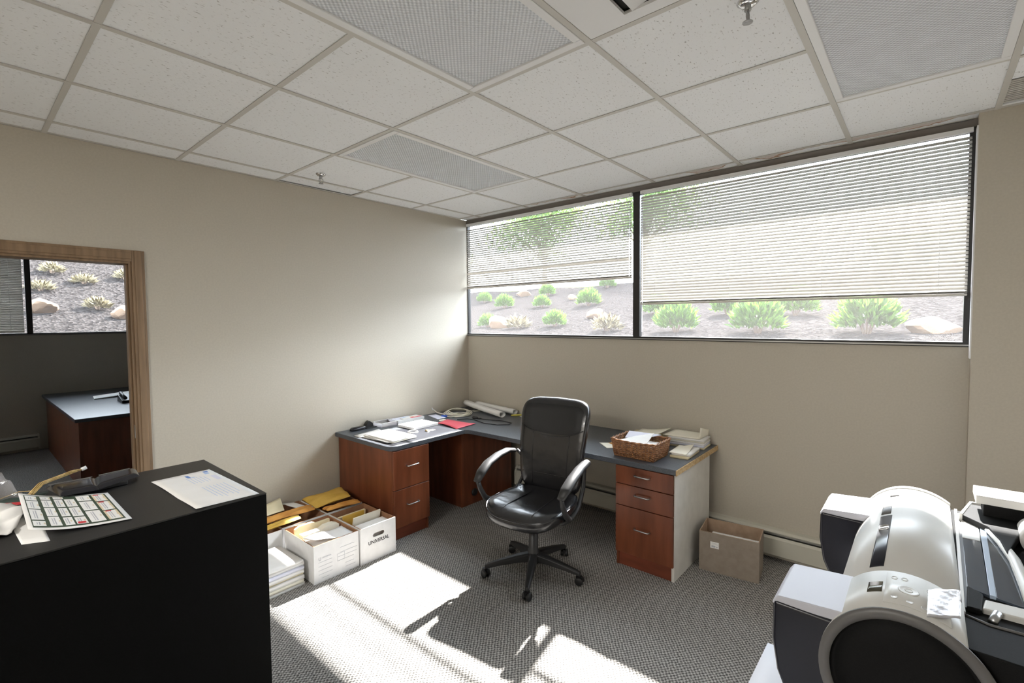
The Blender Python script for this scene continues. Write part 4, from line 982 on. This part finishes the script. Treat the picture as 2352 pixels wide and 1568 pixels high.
leaf_('file_folder', 'yellow-edged bottom folder of the near right stack', 'folder', [(2.385, -.505), (2.500, -.495), (2.49, -.26), (2.36, -.27)], lambda u, v: W, 'cream', th=.014, group=GR)
leaf_('paper_block', 'white papers in the near right stack', 'papers', [(2.39, -.49), (2.505, -.475), (2.49, -.25), (2.37, -.27)], lambda u, v: W+.0145, 'paper', th=.014, group=GR)
leaf_('file_folder', 'cream folder on top of the near right stack with bent corner', 'folder', [(2.375, -.50), (2.49, -.495), (2.46, -.28), (2.36, -.28)], lambda u, v: W+.029+.03*max(0, u+v-1.3), 'cream2', th=.002, group=GR, nu=10, nv=10)
GQ = 'folders in the far right stack'; zz = W
for k, (lab, m_, th) in enumerate([('bottom yellow-edged folder of the far right stack', 'cream', .012), ('second pale file of the far right stack', 'paper_blue', .012), ('third white file of the far right stack', 'paper', .012), ('fourth cream file of the far right stack', 'cream2', .010), ('top white file of the far right stack', 'paper', .012)]):
    dx, dy = random.uniform(-.01, .008), random.uniform(-.008, .006)
    leaf_('file_folder', lab, 'folder', [(2.26+dx, -.225+dy), (2.50+dx, -.195+dy), (2.49+dx, -.03+dy), (2.25+dx, -.04+dy)], lambda u, v, z0=zz: z0+.001*math.sin(u*4), m_, th=th, group=GQ); zz += th+.0022
def openf(u, v): return zz+.002+.035*max(0, .35-v)*0+.0*u
t = thing('open_folder', 'open cream folder with upright flap on the far right stack', 'folder', (2.38, -.13, zz+.001))
b = MB(); b.grid(quadfn([(2.22, -.23), (2.47, -.205), (2.46, -.04), (2.24, -.05)], zz+.0045, lambda u, v: .012*v), 8, 6, th=.002); obj('cover', b, 'cream2', t)
b = MB(); P4 = [Vector(p) for p in ((2.472, -.215, zz+.003), (2.478, -.05, zz+.003), (2.485, -.05, zz+.045), (2.478, -.21, zz+.085))]
b.grid(lambda u, v: tuple((P4[0].lerp(P4[1], u)).lerp(P4[3].lerp(P4[2], u), v)+Vector((.004*math.sin(u*6)*v, 0, 0))), 6, 4); fl = obj('flap', b, 'cream2', t); md = fl.modifiers.new('s', 'SOLIDIFY'); md.thickness = .0015

# ================================================================ BLACK CABINET IN FRONT
CZ = 1.1
t = thing('storage_cabinet', 'tall black cabinet in the foreground covered with papers', 'cabinet', (1.9, -3.6, 0))
b = MB(); b.box(1.640, 2.175, -4.55, -2.945, .03, CZ-.004); obj('body', b, 'cabinet', t, bevel=.002)
b = MB(); b.box(1.640, 2.175, -4.55, -2.945, CZ-.004, CZ); obj('top_panel', b, 'cabtop', t, bevel=.001)
b = MB(); b.box(1.66, 2.15, -4.5, -2.97, 0, .03); obj('plinth', b, 'black', t)
# letter with blue print
pr = []
for k in range(7):  # address block
    pr.append((.10+.0*k, .40+.04*((k*7) % 3)-.0, .46+.042*k, .468+.042*k, 'ink_blue2', 1))
Q = [(1.794, -3.138), (2.163, -3.122), (2.167, -2.962), (1.791, -2.975)]
pr = []
for k in range(6): v = .60-.0+.0; pr.append((.16+.02*(k % 3), .38-.02*(k % 2), .46+.055*k, .470+.055*k, 'ink_blue2', 1))
for k in range(7): pr.append((.50+.01*(k % 2), .82+.03*(k % 3), .47+.06*k, .480+.06*k, 'ink_blue2', 1))
pr += [(.07, .15, .50, .56, 'ink_blue', 1), (.15, .17, .50, .62, 'ink_blue2', 1), (.04, .08, .84, .92, 'ink_blue', 1), (.09, .14, .82, .90, 'ink_blue2', 1), (.22, .38, .84, .93, 'paper_blue', 1)]
sheet('letter', Q, CZ+.0003, 'paper', 'white letter with blue print at the far corner of the black cabinet', 'paper', curl=lambda u, v: .0025*(1-v)*abs(math.sin(u*5)), prints=pr, nu=14)
# printed label sheet
pr = [(.045, .955, .05, .95, 'ink_green', 1)]
def cells(rows):
    for (u0_, u1_, splits, kind) in rows:
        for v0_, v1_ in splits:
            pr.append((u0_, u1_, v0_, v1_, 'paper', 2))
# u along the sheet's far edge->near edge (A->D), v across
colsU = [(.07, .17), (.19, .38), (.40, .60), (.62, .80), (.82, .93)]
# seven columns as seen left to right are along v; cells along u
cols = [(.06, .19, [(.06, .20), (.22, .46), (.48, .76), (.79, .92)], 0), (.22, .34, [(.06, .16), (.18, .40), (.42, .66), (.68, .92)], 1), (.36, .45, [(.15, .40), (.43, .68), (.71, .92)], 2), (.36, .47, [(.06, .13)], 0), (.47, .58, [(.15, .40), (.43, .70), (.73, .92)], 3), (.61, .76, [(.06, .24), (.27, .56), (.59, .92)], 0), (.79, .93, [(.06, .30), (.33, .62), (.65, .92)], 4)]
for v0_, v1_, cs, kd in cols:
    for (u0_, u1_) in cs:
        pr.append((u0_, u1_, v0_, v1_, 'paper', 2))
        um = (u0_+u1_)/2; vm = (v0_+v1_)/2
        pr.append((u0_+.03, u1_-.03, vm-.01, vm+.002, 'ink_grey', 3)); pr.append((u0_+.04, u1_-.04, vm-.03, vm-.022, 'ink_grey', 3)); pr.append((um-.02, um+.02, v1_-.03, v1_-.014, 'ink_beige', 3))
        if kd == 4: pr.append((u0_, u0_+.03, v0_+.02, v1_-.06, 'ink_red', 3)); pr.append((u0_, u1_, v0_, v0_+.02, 'ink_beige', 3)); pr.append((u0_, u1_, v1_-.02, v1_, 'ink_beige', 3))
pr.append((.86, .91, .48, .56, 'ink_red', 4))
sheet('label_sheet', [(1.705, -3.425), (2.065, -3.432), (2.108, -3.248), (1.818, -3.248)], CZ+.0008, 'paper', 'curled sheet of small white cards on dark green with red marks', 'paper', curl=lambda u, v: .022*(1-v)**3+.002, prints=pr, nu=12, nv=16)
sheet('sheet_of_paper', [(1.73, -3.46), (2.085, -3.445), (2.11, -3.40), (1.80, -3.40)], CZ, 'paper', 'grey-white sheet under the curled card sheet', 'paper', th=.0004)
# black folded case
def blob(name, q, z, h, m, par=None):
    b = MB(); f_ = quadfn(q, z)
    def top(u, v): p = f_(u, v); e = min(1, min(u, 1-u, v, 1-v)*7)**.5; return (p[0], p[1], p[2]+h*e)
    b.grid(top, 16, 16); b.grid(lambda u, v: f_(u, v), 1, 1, smooth=False); return obj(name, b, m, par)
t = thing('folded_case', 'glossy black folded case on the black cabinet', 'case', (1.72, -3.25, CZ))
blob('case_half', [(1.665, -3.255), (1.80, -3.275), (1.735, -3.155), (1.645, -3.145)], CZ+.012, .012, 'black_gloss', t)
blob('case_half', [(1.655, -3.365), (1.785, -3.345), (1.80, -3.262), (1.665, -3.250)], CZ+.012, .012, 'black_gloss', t)
b = MB(); b.box(1.685, 1.765, -3.33, -3.19, CZ, CZ+.013); obj('hinge_base', b, 'black', t, bevel=.003)
for q, nm in (([(1.668, -3.36), (1.680, -3.36), (1.686, -3.27), (1.674, -3.26)], 'trim_strip'), ([(1.668, -3.245), (1.678, -3.245), (1.664, -3.165), (1.656, -3.165)], 'trim_strip')):
    b = MB(); b.grid(quadfn(q, CZ+.0246), 2, 2, th=.0004, smooth=False); obj(nm, b, 'steel', t)
leaf_('card', 'small grey card between the case and the card sheet', 'card', [(1.80, -3.325), (1.86, -3.30), (1.84, -3.26), (1.79, -3.28)], lambda u, v: CZ+.0005, 'top', th=.001)
# gold twine bundle
rnd = random.Random(4); b = MB()
for k in range(9):
    o1 = rnd.uniform(-.012, .012); o2 = rnd.uniform(-.010, .010)
    b.tube([(1.66+o1, -3.375+o2, CZ+.006+k*.001), (1.60+o2, -3.335+o1, CZ+.018+k*.0015), (1.55+o1*.6, -3.290+o2, CZ+.030+k*.0012), (1.50+o2*.3, -3.262+o1*.3, CZ+.034)], .0014, 5)
t = thing('twine_bundle', 'bundle of gold twisted ties at the back edge of the black cabinet', 'twine', (1.64, -3.33, CZ)); 
b = MB()
for k in range(10):
    o1 = rnd.uniform(-.010, .010); o2 = rnd.uniform(-.006, .006)
    b.tube([(1.700+o1, -3.400+o2, CZ+.008+k*.001), (1.665+o1, -3.375+o2, CZ+.026+k*.001), (1.636+o1*.5, -3.300+o2, CZ+.038+.001*k), (1.632+o2*.3, -3.272, CZ+.044)], .0013, 5)
b.tube([(1.655, -3.46, CZ+.006), (1.660, -3.42, CZ+.018), (1.69, -3.395, CZ+.020), (1.72, -3.405, CZ+.010)], .0014, 5)
obj('ties', b, 'gold', t); b = MB(); b.tube([(1.633, -3.280, CZ+.043), (1.631, -3.268, CZ+.047)], .006, 8); obj('clip', b, 'white', t)
leaf_('card', 'dark green card under the gold ties', 'card', [(1.655, -3.47), (1.73, -3.47), (1.76, -3.39), (1.66, -3.36)], lambda u, v: CZ+.0005, 'darkgreen', th=.002)
leaf_('card', 'pale green card beside the folded case', 'card', [(1.735, -3.385), (1.775, -3.385), (1.79, -3.345), (1.75, -3.335)], lambda u, v: CZ+.003, 'greenish', th=.002)
leaf_('card', 'thin red card under the dark green card', 'card', [(1.67, -3.50), (1.70, -3.50), (1.755, -3.415), (1.735, -3.40)], lambda u, v: CZ+.0030, 'ink_red', th=.001)
# crumpled tissue and plastic bag
b = MB(); rnd = random.Random(8)
b.grid(lambda u, v: (lerp(1.74, 2.02, u)-.02*v, lerp(-3.66, -3.44, v)+.02*math.sin(u*4), CZ+.004+.014*abs(math.sin(u*9+v*5)*math.cos(v*8-u*3))+.01*v*(1-v)), 26, 26, th=.001)
tag(obj('tissue_paper', b, 'paper'), 'crumpled white tissue sheet at the left end of the black cabinet', 'paper')
b = MB()
def bag(u, v): return (lerp(1.66, 1.70, u)+.02*math.sin(v*6), lerp(-3.62, -3.41, u*.2+v*.8), CZ+.004+.075*(1-u)*(.6+.4*v)+.006*math.sin(u*13+v*9))
b.grid(bag, 20, 20); o = obj('plastic_bag', b, 'film'); tag(o, 'clear plastic bag standing at the left end of the black cabinet', 'bag')
md = o.modifiers.new('s', 'SOLIDIFY'); md.thickness = .0006

# ================================================================ PRINTER TABLE AND PRINTER
TZ = .60
t = thing('side_table', 'white-topped table under the large printer', 'table', (3.78, -1.8, 0))
b = MB(); b.box(3.40, 4.25, -2.75, -1.12, TZ-.03, TZ); obj('tabletop', b, 'table', t, bevel=.003)
for x in (3.37, 4.2):
    for y in (-2.65, -1.2): b = MB(); b.box(x-.02, x+.02, y-.02, y+.02, 0, TZ-.03); obj('leg', b, 'steel', t)
sheet('poster_sheet', [(3.287, -2.74), (3.287, -1.93), (3.60, -1.93), (3.60, -2.74)], TZ, 'table', 'white sheet sticking out from under the printer', 'paper', th=.002)
pr_ = thing('large_format_printer', 'ivory and black large format printer with rounded drum cover on the table', 'printer', (3.7, -1.7, TZ))
CX, CZP, RXp, RZp = 3.612, .786, .157, .168
def el(a, s_=1.0): # a: 0 = +x, pi/2 = top
    return (CX+RXp*s_*math.cos(a)*(1.06 if math.cos(a) > 0 else 1), CZP+RZp*s_*math.sin(a))
YN, YF = -2.19, -1.20; YS = -1.985         # near end, far end, end of the near block
b = MB(); sec = [el(math.radians(q), .985) for q in range(51, 237, 5)]
inner = [el(math.radians(q), .955) for q in range(236, 50, -5)]
b.loft([[(x, y, z) for x, z in sec+inner] for y in (YS, YF+.03)]); dc = obj('drum_cover', b, 'pl_white', pr_)
for p in dc.data.polygons:
    if len(p.vertices) > 4: p.use_smooth = False
b = MB(); sec2 = [el(math.radians(q), 1.0) for q in range(51, 242, 5)]; inn2 = [el(math.radians(q), .94) for q in range(241, 50, -5)]
b.loft([[(x, y, z) for x, z in sec2+inn2] for y in (YN, YS)]); nb = obj('control_block', b, 'pl_white', pr_)
b = MB(); b.loft([[(x, y, z) for x, z in sec2+inn2] for y in (YF+.03, YF)]); obj('far_end_block', b, 'pl_white', pr_)
for o_ in (nb,):
    for p in o_.data.polygons:
        if len(p.vertices) > 4: p.use_smooth = False
# grey ring and black end disc
b = MB(); ro = [el(2*PI*k/72, 1.0) for k in range(72)]; ri = [el(2*PI*k/72, .86) for k in range(72)]
b.loft([[(x, YN-.001, z) for x, z in ri], [(x, YN-.008, z) for x, z in ri], [(x, YN-.010, z) for x, z in [el(2*PI*k/72, .93) for k in range(72)]], [(x, YN-.007, z) for x, z in ro], [(x, YN-.001, z) for x, z in ro]], cap=False); obj('end_ring', b, 'pl_grey', pr_)
b = MB(); rings = []
for s_, y in ((.86, YN+.02), (.86, YN-.001), (.84, YN+.004), (.80, YN+.005), (.795, YN+.002), (.5, YN+.001), (.02, YN+.001)): rings.append([(x, y, z) for x, z in [el(2*PI*k/72, s_) for k in range(72)]])
b.loft(rings); obj('end_disc', b, 'pl_black', pr_)
# black body behind
b = MB(); b.prism([(CX+.02, TZ+.02), (4.12, TZ+.02), (4.12, .80), (3.96, .875), (3.85, .902), (3.713, .905), (3.70, .91), (CX+.02, .93)], YN+.022, YF-.0, axis='y'); obj('body', b, 'pl_black', pr_, bevel=.004)
b = MB(); b.box(3.50, 3.60, YN+.05, YF-.05, TZ+.003, TZ+.06); b.box(3.9, 4.05, YN+.05, YF-.05, TZ, TZ+.021); obj('foot_rails', b, 'black', pr_)
# ink tank housings (black curved fronts with pale lids)
def tank(y0, y1, nm):
    prof = [(3.352, .880), (3.350, .78), (3.362, .70), (3.385, .645), (3.42, .612), (3.52, .606), (3.56, .62), (3.56, .872), (3.52, .875)]
    b = MB(); b.prism(prof, y0, y1, axis='y'); o = obj(nm, b, 'pl_navy', pr_, bevel=.010, seg=3)
    b = MB(); b.prism([(3.350, .874), (3.362, .892), (3.50, .902), (3.53, .906), (3.53, .878), (3.352, .868)], y0+.004, y1-.004, axis='y'); obj('tank_lid', b, 'pl_lid', o, bevel=.006, seg=3)
    return o
tank(-2.185, -1.965, 'ink_tank_housing'); tank(-1.45, -1.235, 'ink_tank_housing')
# slots on the drum
def patch(a0, a1, y0, y1, lift, m, nm, par, th=.003, na=8, ny_=2, base=.985):
    b = MB(); s_ = base+lift/RZp
    def f_(u, v): x, z = el(lerp(math.radians(a0), math.radians(a1), u), s_); return (x, lerp(y0, y1, v), z)
    b.grid(f_, na, ny_); o = obj(nm, b, m, par); md = o.modifiers.new('s', 'SOLIDIFY'); md.thickness = th; md.offset = 0; return o
patch(108, 120, -1.95, -1.52, .0004, 'pl_navy', 'viewing_window', pr_, .002)
patch(110, 120, -1.50, -1.36, .0004, 'pl_grey', 'viewing_window', pr_, .002)
patch(109, 119, -1.66, -1.62, .002, 'chrome', 'roller_knob', pr_, .003)
patch(104, 114, -1.30, -1.24, .0004, 'pl_grey', 'viewing_window', pr_, .002)
cp = patch(62, 104, -2.165, -2.0, .0012, 'pl_white', 'control_panel', nb, .0015, base=1.0)
patch(106, 117, -2.11, -2.055, .0006, 'olive', 'display_window', nb, .001, base=1.0)
def onell(a, y, lift): x, z = el(math.radians(a), 1.0+(lift+.0012)/RZp); n_ = Vector((math.cos(math.radians(a))/RXp, 0, math.sin(math.radians(a))/RZp)).normalized(); return Vector((x, y, z)), n_
def btn(a, y, ru, rv, nm='button', m='pl_white'):
    c, n_ = onell(a, y, .0); tx = Vector((0, 1, 0)); ty = n_.cross(tx); b = MB(); rings = []
    for s_, h_ in ((1.0, 0), (1.0, .0012), (.86, .0020), (.74, .0008), (.3, .0010), (.02, .0010)): rings.append([tuple(c+tx*rv*s_*math.cos(q)+ty*ru*s_*math.sin(q)+n_*h_) for q in [2*PI*k/20 for k in range(20)]])
    b.loft(rings); obj(nm, b, m, nb)
btn(88, -2.085, .020, .022, 'dial'); btn(88, -2.085, .008, .009)
for a, y in ((98, -2.03), (91, -2.028), (97, -2.135), (87, -2.142), (78, -2.145)): btn(a, y, .0065, .0085)
for k in range(4): btn(76-.4*k, -2.05-.020*k, .003, .006)
FOIL = ((3.650, -2.198, .964), (3.704, -2.168, .968), (3.709, -2.030, .968), (3.652, -2.072, .968))
b = MB(); P4 = [Vector(p) for p in FOIL]
b.grid(lambda u, v: tuple((P4[0].lerp(P4[1], u)).lerp(P4[3].lerp(P4[2], u), v)+Vector((0, 0, .0015*math.sin(u*9+v*14)*math.sin(v*17+u*3)))), 20, 20, th=.004); obj('foil_covered_screen', b, 'foil', nb)
# slot rail, smoked cover, ruler, white rim
def poly(nm, pts, z0, z1, m, bev=.001, par=pr_):
    b = MB(); b.prism(pts, z0, z1); return obj(nm, b, m, par, bevel=bev)
poly('rail', [(3.712, -2.015), (3.720, -2.015), (3.734, -1.215), (3.726, -1.215)], .905, .913, 'pl_white')
poly('paper_slot', [(3.7205, -1.98), (3.728, -1.98), (3.741, -1.24), (3.7345, -1.24)], .905, .9075, 'black', 0)
poly('smoked_cover', [(3.729, -1.865), (3.769, -1.885), (3.777, -1.50), (3.736, -1.50)], .9035, .911, 'tint')
poly('sunlit_cover', [(3.736, -1.495), (3.777, -1.495), (3.782, -1.30), (3.742, -1.24)], .9035, .911, 'pl_white')  # sunlit end of the smoked cover, its brightness painted in white
poly('ruler_strip', [(3.7695, -1.885), (3.781, -1.885), (3.797, -1.36), (3.7835, -1.34)], .9035, .913, 'ruler')
poly('smoked_cover', [(3.7815, -1.885), (3.832, -1.90), (3.834, -1.64), (3.815, -1.48), (3.794, -1.40)], .9035, .910, 'tint')
b = MB(); b.tube([(3.792, -1.34, .913), (3.800, -1.38, .915), (3.822, -1.49, .917), (3.838, -1.62, .918), (3.842, -1.80, .918), (3.840, -1.91, .915)], [.006, .008, .010, .011, .012, .010], 10, sx=1.2, up=(0, 0, 1)); obj('guide_rim', b, 'pl_white', pr_)
poly('cross_bar', [(3.750, -1.980), (3.758, -1.926), (4.02, -1.905), (4.02, -1.965)], .892, .917, 'pl_white', .004)
poly('hinge_block', [(3.722, -1.995), (3.749, -1.995), (3.757, -1.90), (3.729, -1.87)], .9035, .918, 'pl_black', .004)
b = MB(); b.tube([(3.765, -2.015, .905), (3.775, -1.985, .916)], .009, 12); obj('hinge_pin', b, 'steel', pr_)
b = MB(); b.tube([(3.717, -2.015, .905), (3.760, -2.032, .905), (3.813, -2.028, .904), (4.02, -2.03, .865)], .0035, 8); obj('side_trim', b, 'pl_grey', pr_)
# raised roll cover at the far right
poly('roll_cover', [(3.740, -1.320), (3.768, -1.18), (3.865, -1.175), (3.886, -1.308), (3.868, -1.42), (3.825, -1.600), (3.818, -1.50), (3.800, -1.400)], .906, .930, 'pl_black', .004)
poly('cover_end', [(3.734, -1.325), (3.768, -1.158), (3.872, -1.150), (3.872, -1.158), (3.774, -1.168), (3.744, -1.325)], .906, .934, 'pl_white', .003)
b = MB(); b.tube([(3.90, -1.66, .925), (3.905, -1.46, .925)], .032, 20); b.lathe([(.034, 0), (.040, .004), (.034, .008)], (3.902, -1.66, .925), 20, axis='y'); obj('roll_holder', b, 'black', pr_)
b = MB(); b.tube([(3.905, -1.455, .925), (3.91, -1.33, .925)], .040, 24); obj('loaded_roll', b, 'paper', pr_)
b = MB(); b.box(3.775, 4.1, -1.305, -1.175, .972, 1.0); obj('rear_tray', b, 'pl_white', pr_, bevel=.003)
b = MB(); b.box(3.795, 3.93, -1.29, -1.20, .930, .972); b.box(3.95, 4.08, -1.29, -1.19, .80, .972); obj('tray_support', b, 'pl_black', pr_, bevel=.003)

# ================================================================ ADJOINING OFFICE
t = thing('office_desk', 'wood desk with grey top in the adjoining office through the doorway', 'desk', (-3.6, -2.2, 0))
b = MB(); b.box(-4.895, -2.41, -2.80, -1.2, W-.034, W); obj('surface', b, 'top', t, bevel=.004)
b = MB(); b.box(-2.47, -2.452, -2.77, -1.25, 0, W-.034); obj('end_panel', b, 'cherry', t)
b = MB(); b.box(-4.8, -2.47, -2.77, -2.75, 0, W-.034); obj('side_panel', b, 'cherry', t)
b = MB(); b.box(-4.8, -4.78, -2.75, -1.25, 0, W-.034); obj('back_panel', b, 'cherry', t)
leaf_('sheet_of_paper', 'white papers on the desk in the adjoining office', 'paper', [(-4.1, -2.42), (-3.8, -2.45), (-3.9, -1.9), (-4.2, -1.9)], lambda u, v: W+.02*v, 'paper', th=.01)
t = thing('desk_phone', 'dark telephone on the desk in the adjoining office', 'phone', (-3.35, -2.2, W))
b = MB(); b.prism([(-3.45, W), (-3.20, W), (-3.20, W+.03), (-3.42, W+.08)], -2.30, -2.05, axis='y'); obj('base', b, 'black', t, bevel=.004)
b = MB(); b.tube([(-3.42, -2.27, W+.095), (-3.30, -2.275, W+.085), (-3.20, -2.27, W+.055)], [.02, .012, .02], 8); obj('handset', b, 'black', t)

for o in bpy.data.objects:
    for k in ('_org', '_front'):
        if k in o: del o[k]
